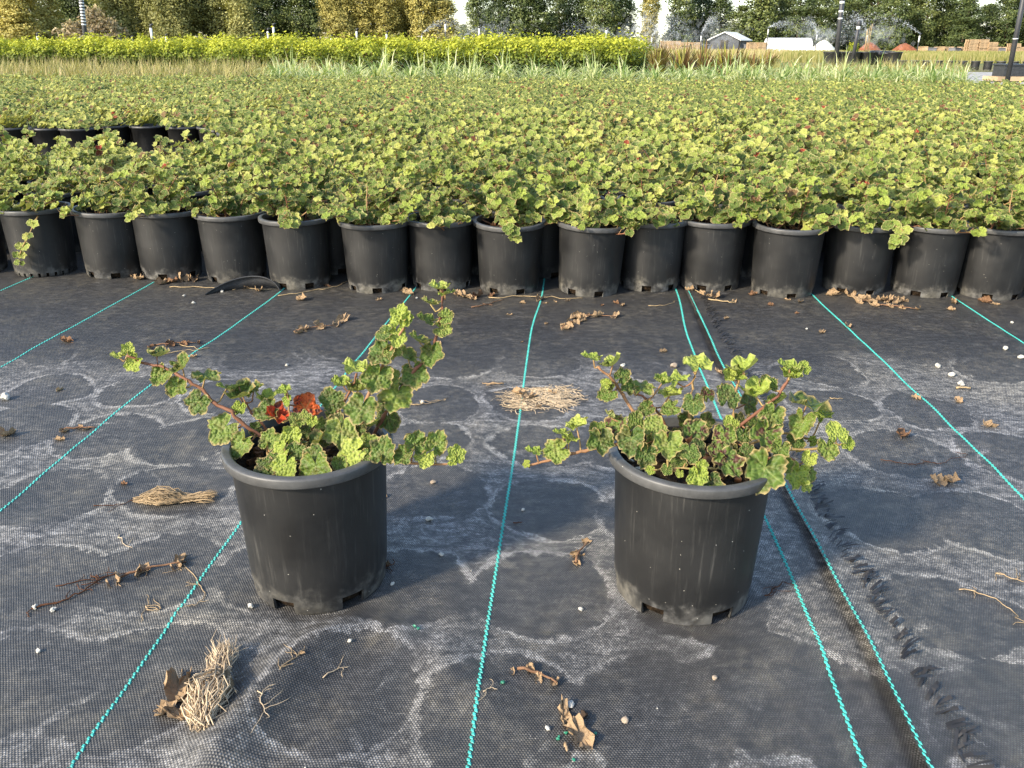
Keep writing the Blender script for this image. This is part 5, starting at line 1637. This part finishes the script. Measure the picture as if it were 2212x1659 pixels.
wisp('root', [(1900, 1000), (1960, 1010), (2030, 1008), (2090, 985)], .0008, ROOTD, 'thin dark root winding on the sheet past the frayed seam', 'root', 4, 28)
wisp('root', [(812, 1213), (830, 1225), (850, 1222)], .0013, ROOTD, 'dark red root tip beside the foot of the tall shoot pot', 'root', 5, 29)
wisp('root', [(1045, 1500), (1060, 1490), (1075, 1492)], .0007, ROOTP, 'tiny pale root beside the tan sprig', 'root', 2, 30)

def tuft(px0, py0, px1, py1, wid, n, mat, label, seed, hgt=.02):
    a = gpos(px0, py0); b = gpos(px1, py1); g_ = random.Random(seed)
    root = empty('root_tuft', a, 0, label, 'root tuft')
    d = b - a; d.z = 0; L = d.length; d.normalize(); s = Vector((-d.y, d.x, 0)); w = px2m((px0 + px1) / 2, (py0 + py1) / 2, wid) / 2
    mb = MB()
    for i in range(n):
        o1 = g_.gauss(0, .45); hz = abs(g_.gauss(.3, .4)); pts = []
        st = g_.uniform(-.08, .4); en = g_.choice([g_.uniform(.5, .8), g_.uniform(.85, 1.08)])
        for k in range(8):
            t = st + (en - st) * k / 7
            env = (.35 + .75 * math.exp(-((t - .32) / .22) ** 2) + (.55 * max(0, t - .72) / .3))
            pts.append(d * L * t + s * (w * env * o1 * .75 + g_.gauss(0, w * .17)) + Vector((0, 0, .0015 + hgt * env * hz * .8 + abs(g_.gauss(0, .0012)))))
        mb.tube(pts, [g_.uniform(.0004, .0009)] * 7 + [.0002], 4, caps=False)
    mb.build('roots', mat, root)['kind'] = 'stuff'
    # the peat core that the roots hold
    core = MB(); nn, mm = 12, 8; vs = []; f = []
    for j in range(mm + 1):
        t = .12 + .62 * j / mm; rr_ = math.sin(math.pi * j / mm) * .95 + .02
        for k in range(nn):
            an = 2 * math.pi * k / nn
            v = d * L * t + s * (w * rr_ * math.cos(an) * g_.uniform(.85, 1.1)) + Vector((0, 0, max(.0008, hgt * .30 + hgt * .40 * rr_ * math.sin(an) * g_.uniform(.8, 1.1)))); vs.append(tuple(v))
    for j in range(mm):
        for k in range(nn):
            k2 = (k + 1) % nn; f.append([j * nn + k, j * nn + k2, (j + 1) * nn + k2, (j + 1) * nn + k])
    core.add(vs, f); core.build('core', mat_plain('root_core', (.17, .12, .07), .95, .1, .6, 160), root)
    return root
tuft(300, 1080, 460, 1075, 46, 300, ROOT, 'straw coloured root tuft lying on its side near the tall shoot pot', 1, .02)
tuft(440, 1590, 492, 1425, 86, 380, ROOTP, 'big pale root tuft fanned open at its end beside the fold', 2, .026)
dried_leaf(388, 1488, 78, 'tan dried leaf propped against the big root tuft', flat=4); dried_leaf(398, 1556, 92, 'tan dried leaf spread below the big root tuft', flat=3)
dried_leaf(358, 1545, 46, 'small rolled leaf beside the big root tuft', flat=2); dried_leaf(400, 1520, 50, 'pointed dried leaf tucked beside the big root tuft', flat=1)

# flat net of pale roots
c0 = gpos(1165, 858); root = empty('root_mat', c0, 0, 'flat net of pale tan roots lying across the teal line', 'root mat')
g_ = random.Random(8); mb = MB(); Wx = px2m(1165, 858, 150) / 2; Wy = .075
for i in range(420):
    a = g_.uniform(0, 6.28); d = math.sqrt(g_.random()); x = Wx * d * math.cos(a) * (1 + .1 * math.sin(3 * a)); y = Wy * d * math.sin(a) * (1 + .2 * math.sin(2 * a + 1)); h = g_.choice([0, 0, .4, 2.6, 3.1, g_.uniform(0, 6.28)]); pts = []
    if -Wx * .2 < x < Wx * .35 and -Wy * .75 < y < -Wy * .35 and g_.random() < .7: continue
    for k in range(8):
        pts.append((x, y, .001 + .004 * (1 - d) * g_.random() + .0015 * g_.random())); h += g_.gauss(0, .45); x += math.cos(h) * .006; y += math.sin(h) * .006
    mb.tube(pts, g_.uniform(.0004, .0009), 3, caps=False)
mb.build('root_net', ROOTP, root)['kind'] = 'stuff'
mb = MB()
for q, mi in ((.2, 0), (.7, 0)): pass
for px, py, w in ((1118, 850, 36), (1145, 858, 40), (1192, 848, 26), (1165, 878, 20)):
    o = obj('leaf_scrap', crum_mesh(lit.randrange(6), DRY), root); s = px2m(px, py, w)
    o.location = gpos(px, py) - c0 + Vector((0, 0, .002)); o.scale = (s, s, s * .7); o.rotation_euler.z = lit.uniform(0, 6)

# broken rim standing on the cloth
A = gpos(445, 636); B = gpos(606, 628); P1 = on_y(500, 600, (A.y + B.y) / 2 + .06); P2 = on_y(575, 590, (A.y + B.y) / 2 + .05)
root = empty('broken_rim', A, 0, 'broken arc of black pot rim lying on edge before the front row', 'pot fragment')
mb = MB(); n = 22; vs = []; f = []
for k in range(n + 1):
    t = k / n; om = 1 - t
    c = A * om ** 3 + Vector((P1.x, P1.y, P1.z * 1.22)) * 3 * om * om * t + Vector((P2.x + .015, P2.y, P2.z * 1.35)) * 3 * om * t * t + B * t ** 3
    c = c - A
    h = .004 + .030 * math.sin(math.pi * min(1, t * 1.08)) ** .8
    for dz, dy in ((.0, -.006), (.0035, -.0075), (.0042, -.002), (.0022, .0), (-h * .4, .0015), (-h, .001), (-h, .004), (.0, .005)):
        vs.append((c.x, c.y + dy, max(.0004, c.z + dz)))
for k in range(n):
    for j in range(8):
        j2 = (j + 1) % 8; f.append([k * 8 + j, k * 8 + j2, (k + 1) * 8 + j2, (k + 1) * 8 + j])
mb.add(vs, f); mb.build('rim', BLACKP, root)
